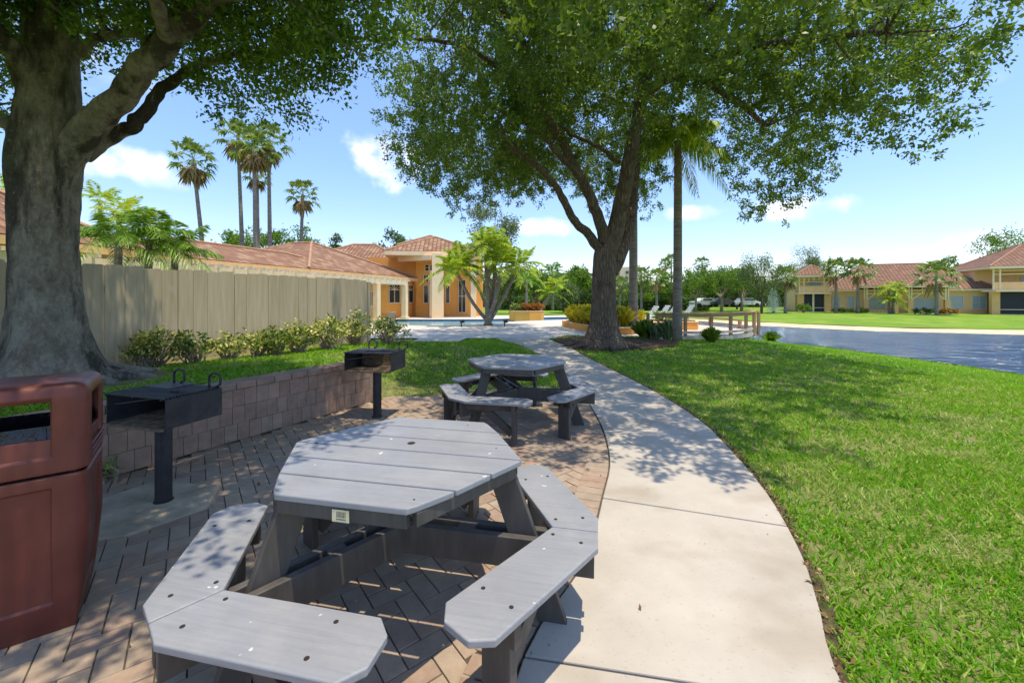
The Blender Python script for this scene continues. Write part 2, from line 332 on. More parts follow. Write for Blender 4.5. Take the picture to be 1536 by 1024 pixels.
def clumps(centres,radii,per,leafL,leafW,flat=.7,twigs=10,spread=.13):
    """sprays of leaves through blobs"""
    out=[]
    for (c,r) in zip(centres,radii):
        k=max(3,int(twigs*r*r))
        d=unit(rng.normal(size=(k,3))); t=c+d*(r*rng.uniform(.25,1,(k,1))**.6)*np.array([1,1,flat])
        o=unit(rng.normal(size=(k,3))*.8+d)*rng.uniform(.6,1.5,(k,1))
        u=rng.uniform(0,1,(k,per,1))
        p=t[:,None,:]+o[:,None,:]*u*spread*2+rng.normal(size=(k,per,3))*spread*.45
        p=p.reshape(-1,3); n=len(p); out.append(leaves(p,rng.uniform(.7,1.3,n)*leafL,rng.uniform(.7,1.2,n)*leafW,bias=np.repeat(o,per,0)*.5+np.array([0,0,-.15])))
    return np.concatenate(out)

# ------------------------------------------------------------------ ground heights
near_shore=np.array([(19,-25),(18,0),(17,8),(17,13.5),(17,15),(16.6,17.7),(16.3,20.9),(14.6,24.1),(12.5,29),(10.5,34),(9.5,40)],float)
far_shore=np.array([(9.5,40),(11,45),(15,47),(18.5,42.5),(22.3,36.7),(27.3,31),(34.6,27.8),(60,24),(140,18)],float)
lake=np.concatenate([near_shore,far_shore[1:],[(140,-25)]])
def dseg(P,poly):
    d=np.full(len(P),1e9)
    for a,b in zip(poly[:-1],poly[1:]):
        ab=b-a; t=np.clip(((P-a)@ab)/(ab@ab),0,1); q=a+t[:,None]*ab; d=np.minimum(d,np.hypot(*(P-q).T))
    return d
def inside(P,poly):
    x,y=P.T; r=np.zeros(len(P),bool); n=len(poly)
    for i in range(n):
        x1,y1=poly[i]; x2,y2=poly[(i+1)%n]
        if y1==y2: continue
        c=((y1>y)!=(y2>y))&(x<(x2-x1)*(y-y1)/(y2-y1)+x1); r^=c
    return r
sst=lambda t:(lambda u:u*u*(3-2*u))(np.clip(t,0,1))
WA=np.array([-3.44,3.40]); WB=np.array([-1.98,6.08]); WU=(WB-WA)/np.linalg.norm(WB-WA); WN=np.array([-WU[1],WU[0]])
def H(x,y):
    x=np.atleast_1d(np.asarray(x,float)); y=np.atleast_1d(np.asarray(y,float)); x,y=np.broadcast_arrays(x,y); sh=x.shape
    P=np.stack([x.ravel(),y.ravel()],1); dn=dseg(P,near_shore); df=dseg(P,far_shore); ins=inside(P,lake)
    hn=-1.05+1.03*sst(dn/10)**.85; hf=-1.05+.17*np.clip(df/2,0,1)+.27*sst((df-2.2)/14)
    w=np.clip(.5+(df-dn)/10,0,1); h=hn*w+hf*(1-w)
    h=np.where(ins,-1.05-.25*np.minimum(np.minimum(dn,df),3),h)
    s=(P-WA)@WN; t=(P-WA)@WU
    wd=.10+2.4*sst((t-2.95)/1.2); up=sst((s-.10*(t<3.1))/wd)*(.55-.10*sst((s-1)/3))*(1-sst((P[:,1]-8.5)/6))
    pool=sst((P[:,1]-14)/1.5)
    h=h+up*(1-pool)*(P[:,0]<3)
    # sunk below the paving so that only the paving shows there
    h=np.where(paved(P),h-.06,h)
    return h.reshape(sh)
# path edges (from the paving seen in the photo)
path_R=[(1.05,-1.5),(1.1,0),(1.2,1.0),(1.30,1.61),(1.49,1.97),(1.72,2.43),(1.98,3.17),(2.16,3.98),(2.31,4.9),(2.32,6.05),(2.22,7.5),(2.03,9.1),(1.85,11),(1.75,12.6),(1.35,14.6),(1.6,17)]
path_L=[(-.3,-1.5),(-.22,0),(-.12,1.0),(.06,1.745),(.42,2.35),(.70,3.12),(.92,3.82),(1.06,4.8),(1.12,6.05),(1.16,7.2),(1.04,8.6),(.70,11.1),(.20,12.8),(-.57,15.2),(-.6,17)]
pR=np.array([p[:2] for p in spline([(*p,0) for p in path_R],6)]); pL=np.array([p[:2] for p in spline([(*p,0) for p in path_L],6)])
path_poly=np.concatenate([pR,pL[::-1]])
k_=[i for i in range(len(pL)) if pL[i][1]<=6.75]
patio_edge=pL[k_]
patio_poly=np.array([tuple(p) for p in patio_edge]+[(1.13,6.75),(.2,6.85),(-1.0,6.5),(-1.9,6.2),tuple(WA),tuple(WA-WU*6),(-5.5,-1.5)])
deck_poly=np.array([(-13,15.2),(-3.2,15.15),(-.3,15.2),(1.5,15.1),(2.2,16.4),(4,15.8),(7,16.2),(9.4,20),(9,25),(8,34),(-1.5,34),(-9,34),(-12,20)])
def paved(P):
    return inside(P,path_poly)|inside(P,patio_poly)|inside(P,deck_poly)
# ---- ground sheet
def axis(dense0,dense1,st,lo,hi,g=1.16):
    a=list(np.arange(dense0,dense1,st)); s=st; p=a[-1]
    while p<hi: s*=g; p+=s; a.append(p)
    s=st; p=a[0]; b=[]
    while p>lo: s*=g; p-=s; b.append(p)
    return np.array(b[::-1]+a)
gx=axis(-6,4,.1,-700,900,1.05); gy=axis(-1,9,.1,-60,1800,1.05)
GX,GY=np.meshgrid(gx,gy); GZ=H(GX,GY)
fl=(np.hypot(GX,GY)>100); GZ=np.where(fl&(GZ>-1.0),GZ,GZ)
me=bpy.data.meshes.new('ground'); nx,ny=len(gx),len(gy)
idx=np.arange(nx*ny).reshape(ny,nx); fs=np.stack([idx[:-1,:-1],idx[:-1,1:],idx[1:,1:],idx[1:,:-1]],-1).reshape(-1,4)
me.vertices.add(nx*ny); me.vertices.foreach_set('co',np.stack([GX,GY,GZ],-1).astype(np.float32).ravel())
me.loops.add(len(fs)*4); me.loops.foreach_set('vertex_index',fs.astype(np.int32).ravel()); me.polygons.add(len(fs))
me.polygons.foreach_set('loop_start',np.arange(0,len(fs)*4,4,dtype=np.int32)); me.polygons.foreach_set('loop_total',np.full(len(fs),4,np.int32))
cc=np.stack([GX,GY],-1); ctr=np.stack([(GX[:-1,:-1]+GX[1:,1:])/2,(GY[:-1,:-1]+GY[1:,1:])/2],-1).reshape(-1,2)
near=(ctr[:,1]<14)&(np.abs(ctr[:,0])<9)&(ctr[:,1]>-2)
me.materials.append(M['lawn']); me.materials.append(M['thatch']); me.polygons.foreach_set('material_index',near.astype(np.int32)); me.polygons.foreach_set('use_smooth',[True]*len(fs))
me.update(calc_edges=True); o=bpy.data.objects.new('lawn_ground',me); COL.objects.link(o); o['kind']='structure'
def flat(name,poly,z,m,thick=.1,bev=0):
    b=MB(); b.prism([tuple(p) for p in poly],z-thick,z); o=b.build(name,m,bevel=bev); o['kind']='structure'; return o
# lake
flat('lake_water',lake,-1.02,M['lake'],.02)
# sand and dark bank along the far shore
def band(name,line,d0,d1,m,dz,side):
    P=[np.array(p) for p in spline([(*p,0) for p in line],8)]; b=MB(); rows=[]
    for i,p in enumerate(P):
        d=P[min(i+1,len(P)-1)]-P[max(i-1,0)]; d/=np.linalg.norm(d); n=np.array([-d[1],d[0],0])*side
        w=.25*math.sin(i*.9)+.15*math.sin(i*2.3)
        rows.append([p+n*(d0+(d1-d0+w)*k/4) for k in range(5)])
    V=[]; 
    for r in rows:
        for q in r: V.append((q[0],q[1],float(H(q[0],q[1])[0])+dz))
    f=[(i*5+k,i*5+k+1,(i+1)*5+k+1,(i+1)*5+k) for i in range(len(rows)-1) for k in range(4)]
    b.add(V,f); o=b.build(name,m,smooth=True); o['kind']='structure'; return o
band('sand_bank',far_shore[1:],-.4,2.3,M['sand'],.05,1)
band('bank_edge_soil',far_shore[1:],2.3,2.9,M['soil'],.07,1)
# path slabs with joints
def between(t0,t1,n=10):
    ys=None
    fR=lambda t:np.array([np.interp(t,np.linspace(0,1,len(pR)),pR[:,i]) for i in(0,1)]); fL=lambda t:np.array([np.interp(t,np.linspace(0,1,len(pL)),pL[:,i]) for i in(0,1)])
    T=np.linspace(t0,t1,n); return [tuple(fR(t)) for t in T]+[tuple(fL(t)) for t in T[::-1]]
flat('path_bed',path_poly,-.012,M['mortar'],.04)
def edge_at(line,y): 
    return (float(np.interp(y,line[:,1],line[:,0])),y)
joints=[(-1.5,-1.5),(.2,.1),(1.72,1.50),(3.08,2.70),(4.6,4.45),(6.3,6.2),(8.1,8.0),(9.9,9.8),(11.8,11.7),(13.6,13.5),(15.17,15.17)]
for (l0,r0),(l1,r1) in zip(joints[:-1],joints[1:]):
    g_=.006
    RR=[edge_at(pR,y) for y in np.linspace(r0+g_,r1-g_,9)]; LL=[edge_at(pL,y) for y in np.linspace(l0+g_,l1-g_,9)]
    b=MB(); b.prism(RR+LL[::-1],-.08,.012); o=b.build('path_slab',M['path'],bevel=.006); o['kind']='structure'
# dark soil groove between path and turf
es=[p for p in pR if 1.2<p[1]<14.5]; flat('path_edge_soil',[(p[0]-.01,p[1]) for p in es]+[(p[0]+.055+.02*math.sin(p[1]*7),p[1]) for p in es[::-1]],-.004,M['soil'],.03)
# pool deck with pool
pool_poly=[(-9,22.6),(-4,21.9),(-1.9,22.7),(0.2,25.8),(3.2,27.5),(7.2,28.2),(7.4,31.8),(3,31.2),(0.5,29.6),(-2,28.2),(-9,28.2)]
import bmesh
def holed(name,outer,holes,z,m):
    bm=bmesh.new(); 
    for poly in [outer]+holes:
        vs=[bm.verts.new((p[0],p[1],z)) for p in poly]
        for i in range(len(vs)): bm.edges.new((vs[i],vs[(i+1)%len(vs)]))
    bmesh.ops.triangle_fill(bm,use_beauty=True,use_dissolve=False,edges=bm.edges[:])
    for f in bm.faces:
        if f.normal.z<0: f.normal_flip()
    me=bpy.data.meshes.new(name); bm.to_mesh(me); bm.free(); me.materials.append(m); o=bpy.data.objects.new(name,me); COL.objects.link(o); o['kind']='structure'; return o
holed('pool_deck',[tuple(p) for p in deck_poly],[pool_poly],.012,M['deckc'])
b=MB(); n=len(pool_poly)
for i in range(n):
    a,c=pool_poly[i],pool_poly[(i+1)%n]; b.add([(a[0],a[1],-.4),(c[0],c[1],-.4),(c[0],c[1],.012),(a[0],a[1],.012)],[(0,1,2,3)])
o=b.build('pool_tile_edge',M['tile']); o['kind']='structure'
flat('pool_water',pool_poly,-.13,M['pool'],.02)
# ------------------------------------------------------------------ paving bricks (herringbone) and radial edge course
def brickify(cells,z,th,gap,bevel,ang_c=None):
    b=MB()
    return b
b=MB(); ang=R(38); ca,sa=math.cos(ang),math.sin(ang); Lb,Wb=.205,.1025
cnt=0
cells=[]
for m_ in range(-80,80):
    for n_ in range(-30,30):
        ux=m_*Wb+n_*4*Wb; uy=m_*Wb
        cells.append((ux,uy,2*Wb,Wb)); cells.append((ux+2*Wb,uy-Wb,Wb,2*Wb))
inner=patio_poly.copy()
C0=[];
for (x,y,w,h) in cells:
    cx_,cy_=x+w/2,y+h/2; C0.append((cx_*ca-cy_*sa-1.2,cx_*sa+cy_*ca+2.5))
C0=np.array(C0); ok=inside(C0,inner)&(C0[:,1]>-.3)&(C0[:,0]>-5.2)
dE=dseg(C0,patio_edge); ok&=(dE>.14)
for q in np.nonzero(ok)[0]:
    x,y,w,h=cells[q]; e=.0028; dz=random.uniform(-.002,.0015)
    P=[(x+e,y+e),(x+w-e,y+e),(x+w-e,y+h-e),(x+e,y+h-e)]
    P=[(a*ca-c*sa-1.2,a*sa+c*ca+2.5) for a,c in P]; b=b.prism(P,-.045,dz,.003)
# edge course follows the path
d_=np.r_[0,np.cumsum(np.hypot(*np.diff(patio_edge,axis=0).T))]
tt=np.arange(0,d_[-1],.107)
for t in tt:
    def pt(t_): return np.array([np.interp(t_,d_,patio_edge[:,i]) for i in(0,1)])
    p0,p1=pt(t+.003),pt(t+.104); dd=unit(p1-p0); nn=np.array([-dd[1],dd[0]]); off=-0.014
    o0,o1=p0-nn*off*-1,p1-nn*off*-1
    P=[tuple(p0+nn*.014),tuple(p1+nn*.014),tuple(p1+nn*.215),tuple(p0+nn*.215)]
    b.prism(P,-.045,.0035+random.uniform(-.001,.001),.003)
o=b.build('brick_paving',M['paver']); o['kind']='structure'
flat('paving_sand_bed',patio_poly,-.010,M['mortar'],.03)
b=MB(); b.prism([(-3.2,2.85),(-2.95,2.45),(-2.45,2.6),(-2.2,2.95),(-2.35,3.28),(-2.95,3.38)],-.05,.012); o=b.build('grill_pad_concrete',M['pad'],bevel=.008); o['kind']='structure'
flat('mulch_bed',[(1.95,11.7),(1.72,13),(1.5,14.6),(1.9,15.4),(3,15.6),(4.4,15.3),(5.3,14.6),(5.6,13.6),(5.0,12.6),(4.0,12.0),(3.0,11.6)],.03,M['mulch'],.1)
a=thing('retaining_wall','low brick faced retaining wall with flat brick cap','wall',(WA[0],WA[1],0),math.atan2(WU[1],WU[0]))
b=MB(); Lw=3.02
x=-5.5
k=0
for row in range(3):
    x=-5.5+(row%2)*.03
    while x<Lw-.06:
        w=.118+random.uniform(-.004,.014); z0=row*.182; 
        b.box((x+w/2,.06+random.uniform(-.002,.003),z0+.09),(w-.003,.10,.1795)); x+=w
    
b.box(((Lw-5.5)/2,.17,.26),(Lw+5.48,.13,.54)); b.build('brick_face',M['wallbrick'],a,bevel=.002,seg=1)
b=MB(); x=-5.5
while x<Lw-.05:
    w=.205; b.box((x+w/2,.115,.582),(w-.005,.25,.07)); x+=w
b.build('cap_course',M['wallbrick'],a,bevel=.008)

# ------------------------------------------------------------------ picnic tables
HR=.618; BT=.75
def hexclip(y): return HR*math.cos(PI/6)/1 and (HR-abs(y)/math.tan(PI/3))
def make_table(label,loc,rz,sticker=True):
    T=thing('picnic_table',label,'picnic table',loc,rz,'hexagonal picnic tables on the brick patio')
    half=HR*math.sin(PI/3); bw=2*half/6; b=MB()
    for i in range(6):
        y0=-half+i*bw+.0055; y1=-half+(i+1)*bw-.0055
        def X(y): return HR-abs(y)/math.tan(PI/3)
        ys=[y0,y1]
        if i in(2,): pass
        P=[(-X(y0),y0),(X(y0),y0),(X(y1),y1),(-X(y1),y1)]
        # soften the sharp hexagon corners
        c=.03
        if i==0: P=[(-X(y0)+c,y0),(X(y0)-c,y0),(X(y0)+.0,y0+c),(X(y1),y1),(-X(y1),y1),(-X(y0),y0+c)]
        if i==5: P=[(-X(y0),y0),(X(y0),y0),(X(y1),y1-c),(X(y1)-c,y1),(-X(y1)+c,y1),(-X(y1),y1-c)]
        b.prism(P,BT-.027,BT)
    top=b.build('table_top',M['tabletop'],T,bevel=.006,seg=3)
    b=MB(); b.tube([(0.0,half/6+.01,BT-.02),(0,half/6+.01,BT+.0012)],.021,16); b.build('umbrella_hole',M['bolt'],top)
    for sx,sy in((-.42,-.46),(.28,-.46),(.46,.12),(-.5,.0),(.2,.45)):
        b=MB(); b.tube([(sx,sy,BT-.01),(sx,sy,BT+.0008)],.005,8); b.build('screw',M['bolt'],top)
    b=MB()
    for k in range(6):
        a0=PI/3*k; a1=a0+PI/3; r=HR-.035; p=np.array([r*math.cos(a0),r*math.sin(a0)]); q=np.array([r*math.cos(a1),r*math.sin(a1)]); d=unit(q-p)
        p=p+d*.012; q=q-d*.012; b.bar((*p,BT-.055),(*q,BT-.055),.035,.055)
    b.build('apron',M['tableleg'],T,bevel=.004)
    if sticker:
        b=MB(); b.box((.01,-(HR-.035)*math.sin(PI/3)-.0215,BT-.058),(.072,.003,.046)); st=b.build('label_plate',M['sticker'],T)
        b=MB()
        for k in range(7): b.box((-.005+k*.006,-(HR-.035)*math.sin(PI/3)-.0238,BT-.052),(.003 if k%2 else .0018,.0012,.022))
        b.box((.013,-(HR-.035)*math.sin(PI/3)-.0238,BT-.07),(.04,.0012,.003)); b.build('label_print',M['stickermark'],st)
    zs=.45; th=.028
    for k in range(3):
        a=2*PI/3*k; ca_,sa_=math.cos(a),math.sin(a)
        ro=lambda x,y:(x*ca_-y*sa_,x*sa_+y*ca_)
        bm_=MB()      # twin beams
        for s in(-1,1):
            p=ro(.03,s*.043); q=ro(.955,s*.043); bm_.bar((*p,.34),(*q,.34),.038,.14)
        p=ro(.60,0);
        for r_ in(.3,): 
            p=ro(r_,0); q=ro(r_+.08,0); bm_.bar((*p,.345),(*q,.345),.046,.125)
        bm_.build('support_beam',M['tableleg'],T,bevel=.004)
        lg=MB(); p=ro(.47,0); q=ro(.735,0); tx=ro(.07,0)
        V=[]
        for (r_,z) in((.44,BT-.04),(.70,0)):
            for dr in(0,.135):
                for s in(-.018,.018):
                    x_,y_=ro(r_+dr,s); V.append((x_,y_,z))
        lg.add(V,[(0,1,3,2),(4,6,7,5),(0,4,5,1),(2,3,7,6),(0,2,6,4),(1,5,7,3)]); lg.build('leg',M['tableleg'],T,bevel=.004)
        for s in(-1,1):            # the two boards of each bench
            n_=a+s*R(30)
            def w(al,pe):          # al: along towards the gap, pe: outwards
                tx_,ty_=-math.sin(n_)*s,math.cos(n_)*s
                return (math.cos(n_)*pe+tx_*al,math.sin(n_)*pe+ty_*al)
            P=[w(*p) for p in((-.379,.659),(.257,.659),(.315,.722),(.315,.841),(.254,.903),(-.382,.903),(-.4845,.8426))]
            if s<0: P=P[::-1]
            c=np.mean(P,axis=0)
            P=[tuple(np.array(p)+(c-np.array(p))*.0035) for p in P]
            bb=MB(); bb.prism(P,zs-th,zs)
            bench=bb.build('bench_seat',M['tabletop'],T,bevel=.006,seg=3)
            bb=MB()
            for (al,pe) in((-.33,.70),(-.36,.83),(.12,.71),(.12,.85)):
                x_,y_=w(al,pe); bb=MB(); bb.tube([(x_,y_,zs-.02),(x_,y_,zs+.0012)],.0085,10); bb.build('bolt_hole',M['bolt'],bench)
            lg=MB(); x0,y0=w(.13,.80); x1,y1=w(.13,.76)
            tx_,ty_=-math.sin(n_),math.cos(n_)
            lg.bar((x0,y0,0),(x0,y0,zs-th-.001),.038,.14,up=(math.cos(n_),math.sin(n_),0))
            lg.build('bench_leg',M['tableleg'],T,bevel=.004)
            lg=MB(); x2,y2=w(-.22,.76); lg.bar((*w(.10,.775),.10),(*w(-.27,.72),zs-th-.03),.036,.08); 
            lg.bar((*w(.13,.665),zs-th-.045),(*w(.13,.89),zs-th-.045),.038,.085); lg.bar((*w(.15,.78),zs-th-.05),(*w(-.40,.78),zs-th-.05),.038,.07)
            lg.build('bench_brace',M['tableleg'],T,bevel=.004)
    return T
make_table('grey hexagonal picnic table in the sun with a pale sticker under its top edge',(-.556,2.071,0),R(-11.8))
make_table('grey hexagonal picnic table further back in dappled shade beside the lawn',(.049,5.035,0),R(-11),sticker=False)

# ------------------------------------------------------------------ trash can
def make_bin():
    T=thing('trash_can','maroon plastic trash can with wide openings and black bag','trash can',(0,0,0),0)
    w=.30; rz=R(38); C=np.array([-1.975,1.895]); e1=np.array([-math.cos(rz),-math.sin(rz)]); e2=np.array([-math.sin(rz),math.cos(rz)])
    c=C+e1*w+e2*.22; T.location=(c[0],c[1],0); T.rotation_euler=(0,0,rz)
    hw,hd=w,.22; cr=.045
    def ring_pts():
        pts=[]  # (x,y,nx,ny,side,u)
        for side,(nx_,ny_,half,dist) in enumerate(((0,-1,hw,hd),(1,0,hd,hw),(0,1,hw,hd),(-1,0,hd,hw))):
            tx,ty=-ny_,nx_
            for u in (-1,-.74,-.71,-.35,0,.35,.71,.74,1):
                uu=u*(half-cr); pts.append((nx_*dist+tx*uu,ny_*dist+ty*uu,nx_,ny_,side,u))
            for k in(1,2,3):
                a=k*PI/8; n2=(nx_*math.cos(a)+tx*math.sin(a),ny_*math.cos(a)+ty*math.sin(a))
                cxn=nx_*(dist-cr)+tx*(half-cr); cyn=ny_*(dist-cr)+ty*(half-cr)
                pts.append((cxn+n2[0]*cr,cyn+n2[1]*cr,n2[0],n2[1],side,9))
        return pts
    RP=ring_pts(); n=len(RP)
    def shell(zs,name,off,openz=None,recess=None,top=None,m=M['bin'],parent=T,solid=.018):
        b=MB(); V=[]
        for z in zs:
            for (x,y,nx_,ny_,sd,u) in RP:
                d=off(z)
                if recess and abs(u)<=.711 and recess[0]<=z<=recess[1]: d-=.012
                V.append((x+nx_*d,y+ny_*d,z))
        fs=[]
        for i in range(len(zs)-1):
            for k in range(n):
                k2=(k+1)%n; u0,u1=RP[k][5],RP[k2][5]
                if openz and openz[0]-1e-4<=zs[i] and zs[i+1]<=openz[1]+1e-4 and abs(u0)<=.72 and abs(u1)<=.72: continue
                fs.append((i*n+k,i*n+k2,(i+1)*n+k2,(i+1)*n+k))
        if top: fs.append(tuple((len(zs)-1)*n+k for k in range(n)))
        b.add(V,fs); o=b.build(name,m,parent,smooth=True)
        if solid:
            s=o.modifiers.new('s','SOLIDIFY'); s.thickness=solid; s.offset=-1
        bv=o.modifiers.new('b','BEVEL'); bv.width=.006; bv.segments=3; bv.limit_method='ANGLE'; bv.angle_limit=R(28)
        return o
    shell([0,.02,.12,.135,.145,.40,.66,.672,.69,.715,.722],'body',lambda z:-.045+.045*min(1,max(0,z)/.30) if z<.3 else (0 if z<.717 else -.008),recess=(.145,.66))
    shell([.730,.737,.77,.80,.812,.887,1.055,1.075,1.10,1.118,1.128,1.132],'hood',lambda z:{.730:-.010,1.10:-.003,1.118:-.012,1.128:-.026,1.132:-.045}.get(z,.002) - (.010 if .80<z<1.07 else 0)*0,openz=(.887,1.055),recess=(.812,1.06),top=True)
    shell([.60,.90,.935,.94],'liner_bag',lambda z:-.035 if z<.93 else -.05,m=M['bag'],solid=.004)
    b=MB()
    for sx in(-1,1):
        for z in(.775,.80,.825): b.bar((sx*(hw+.004),-.15,z),(sx*(hw+.004),.15,z),.012,.010)
    b.build('side_rib',M['bin'],T,bevel=.004)
make_bin()
# ------------------------------------------------------------------ park grills
def make_grill(label,post,rz,boxc,h0=.56):
    T=thing('park_grill',label,'grill',(post[0],post[1],0),0,'black pedestal grills on the patio')
    dx,dy=boxc[0]-post[0],boxc[1]-post[1]
    ca_,sa_=math.cos(rz),math.sin(rz)
    def w(x,y,z): return (dx+x*ca_-y*sa_,dy+x*sa_+y*ca_,z)
    b=MB(); b.tube([(0,0,-.02),(0,0,h0)],.052,20); b.tube([(0,0,.0),(0,0,.018)],.062,20); b.build('post',M['steel'],T,smooth=True).data.polygons.foreach_set('use_smooth',[True]*0 or [True]*len(bpy.data.objects[-1].data.polygons)) if False else b.build('post',M['steel'],T,bevel=.003)
    W,D,Hh=.31,.225,.23
    b=MB()
    def plate(p,q,z0,z1,t=.006,z0b=None):
        P=w(*p,0);Q=w(*q,0); n_=unit(np.array([-(Q[1]-P[1]),Q[0]-P[0]]))*t/2; z0b=z0 if z0b is None else z0b
        V=[(P[0]-n_[0],P[1]-n_[1],z0),(Q[0]-n_[0],Q[1]-n_[1],z0b),(Q[0]-n_[0],Q[1]-n_[1],z1),(P[0]-n_[0],P[1]-n_[1],z1),
           (P[0]+n_[0],P[1]+n_[1],z0),(Q[0]+n_[0],Q[1]+n_[1],z0b),(Q[0]+n_[0],Q[1]+n_[1],z1),(P[0]+n_[0],P[1]+n_[1],z1)]
        return V,[(0,1,2,3),(7,6,5,4),(0,4,5,1),(1,5,6,2),(2,6,7,3),(3,7,4,0)]
    # sides with the front corner cut off, and the back
    for sx in(-1,1):
        b=MB(); b.add(*plate((sx*W,-D+.02),(sx*W,D),h0,h0+Hh-.012)); b.build('firebox_side',M['steel'],T,bevel=.004)
    b=MB(); b.add(*plate((-W,D),(W,D),h0,h0+Hh-.012)); b.build('firebox_back',M['rust'],T,bevel=.002)
    b=MB(); c_=w(0,0,h0+.004)
    b.box(c_,(2*W-.01,2*D-.01,.008),rz); c2=w(0,-D-.005,h0+.003); b.box(c2,(2*W+.02,.02,.016),rz); b.build('firebox_floor',M['rust'],T,bevel=.002)
    b=MB(); b.box(w(0,0,h0-.02),(.26,.2,.035),rz); b.build('swivel_plate',M['rust'],T,bevel=.003)
    b=MB(); zt=h0+Hh
    y=-D+.01
    k=0
    while y<D-.03:
        b.bar(w(-W-.01,y,zt),w(W+.01,y,zt),.010,.010); y+=.024
    for x_ in(-W+.02,0,W-.02): b.bar(w(x_,-D,zt-.010),w(x_,D,zt-.010),.012,.012)
    b.box(w(-.13,D-.10,zt+.007),(.3,.22,.004),rz); b.build('grate',M['steel'],T)
    # loop handles and spring grip
    for (x_,y_) in((-.20,D-.02),(W-.06,D-.06)):
        b=MB(); pts=[w(x_,y_,zt-.01),w(x_,y_,zt+.085)]
        for k in range(9):
            a=PI-k*PI/8; pts.append(w(x_+.06+.06*math.cos(a),y_,zt+.085+.035*math.sin(a)))
        pts.append(w(x_+.115,y_,zt+.03)); pts.append(w(x_+.07,y_,zt+.008)); b.tube(pts,.009,8); b.build('handle',M['steel'],T,smooth=True)
    b=MB()
    for k in range(4): b.tube([w(W-.17+k*.02,-.05,zt+.012),w(W-.156+k*.02,-.05,zt+.012)],.012,10)
    b.tube([w(-.1,-.05,zt+.012),w(W-.02,-.05,zt+.012)],.005,8); b.build('coil_grip',M['steel'],T)
    b=MB(); p=w(-W-.03,-D+.06,h0+.13); q=w(-.02,-.02,h0+.17); b.bar(p,q,.012,.012); b.build('grate_stop',M['steel'],T)
    return T
make_grill('black pedestal grill with rusty open firebox beside the maroon trash can',(-2.60,3.04),R(-16),(-2.76,3.24))
make_grill('smaller looking black pedestal grill at the far end of the brick wall',(-1.72,5.2),R(-9),(-1.77,5.28),.60)
# ------------------------------------------------------------------ fence
FA=np.array([-6.30,5.62]); FB=np.array([-3.98,11.16]); fu=unit(FB-FA); fnorm=np.array([fu[1],-fu[0]])
T=thing('board_fence','tall weathered tan board fence running back behind the shrubs','fence',(FA[0],FA[1],.4),math.atan2(fu[1],fu[0]))
b=MB(); x=-2.6; Lf=float(np.linalg.norm(FB-FA)); rd=random.Random(3)
while x<Lf-.1:
    w=.238+rd.uniform(-.008,.008); h=1.60+rd.uniform(-.018,.018); tl=rd.uniform(-.012,.012)
    y0=-.012+rd.uniform(-.006,.006)
    V=[(x+.003,y0,-.15),(x+w-.003,y0,-.15),(x+w-.003,y0,h+tl-.012),(x+w-.025,y0,h+tl),(x+.025,y0,h),(x+.003,y0,h-.012)]
    V2=[(a,c+.02,d) for a,c,d in V]; n=6
    b.add(V+V2,[tuple(range(6)),tuple(range(11,5,-1))]+[(i,i+6,(i+1)%6+6,(i+1)%6) for i in range(6)]); x+=w
b.build('board_panel',M['fence'],T)
b=MB()
for z in(.2,1.25): b.box(((Lf-2.6)/2,.04,z),(Lf+2.5,.04,.09))
b.build('rail',M['fence'],T)
for k in range(4):
    b=MB(); b.box((-2.4+k*2.8 if k<3 else Lf+.06,.09 if k<3 else .0,.70),(.09,.09,1.7)); b.build('fence_post',M['fence'],T,bevel=.004)
T2=thing('low_post','short cream post standing past the end of the tan fence','post',(-3.55,12.0,0.15)); b=MB(); b.box((0,0,.45),(.16,.16,.9)); b.box((0,0,.92),(.2,.2,.05)); b.build('post_shaft',M['cream'],T2,bevel=.005)

# ------------------------------------------------------------------ grass
def blades(name,P,hgt,wid,label,matn='blade',lean=.5):
    n=len(P); z=H(P[:,0],P[:,1]); B=np.stack([P[:,0],P[:,1],z-.004],1)
    a=rng.uniform(0,2*PI,n); s=np.stack([np.cos(a),np.sin(a),np.zeros(n)],1); l=rng.normal(size=(n,3))*lean; l[:,2]=1
    d=unit(l); h=(hgt*rng.uniform(.55,1.25,n))[:,None]; w=(wid*rng.uniform(.7,1.3,n))[:,None]
    cur=unit(np.stack([d[:,0],d[:,1],np.zeros(n)],1)+1e-6)
    m=B+d*h*.55; t=B+d*h*.9+cur*h*.35
    q=np.stack([B-s*w*.5,B+s*w*.5,m+s*w*.42,t,m-s*w*.42],1).reshape(-1,3)
    o=bulk(name,q,5,M[matn]); tagp(o,label,'grass',None,'stuff'); return o
def scatter(region,x0,x1,y0,y1,dens):
    n=int(dens*(x1-x0)*(y1-y0)); P=np.stack([rng.uniform(x0,x1,n),rng.uniform(y0,y1,n)],1); return P[region(P)]
vis=lambda P,m=.35:(np.abs(P[:,0])<1.257*P[:,1]+m)
dshore=lambda P:dseg(P,near_shore)
edgeR=lambda y:np.interp(y,pR[:,1],pR[:,0])
right=lambda P:(P[:,0]>edgeR(P[:,1])+.012*rng.normal(size=len(P)))&vis(P)&(~inside(P,lake))
A=[];HG=[];WD=[]
for y0,y1,x1,den,hg,wd in((1.1,2.4,3.6,4600,.058,.0080),(2.4,4,5.6,3200,.058,.0092),(4,6.5,9,1700,.055,.012),(6.5,10,14,850,.06,.017),(10,15,17.5,420,.065,.026),(15,24,17.5,170,.08,.045)):
    def rg(P):
        r=right(P)&~paved(P)&(P[:,0]>1.2)
        if y0>=10: r&=~inside(P,np.array([(1.9,11.9),(1.4,14.8),(2.4,15.6),(5.5,15.4),(5.6,13.6),(5,12.8),(4,12.2),(3,11.9)]))
        return r
    P=scatter(rg,1.0,x1,y0,y1,den); A.append(P); HG.append(np.full(len(P),hg)); WD.append(np.full(len(P),wd))
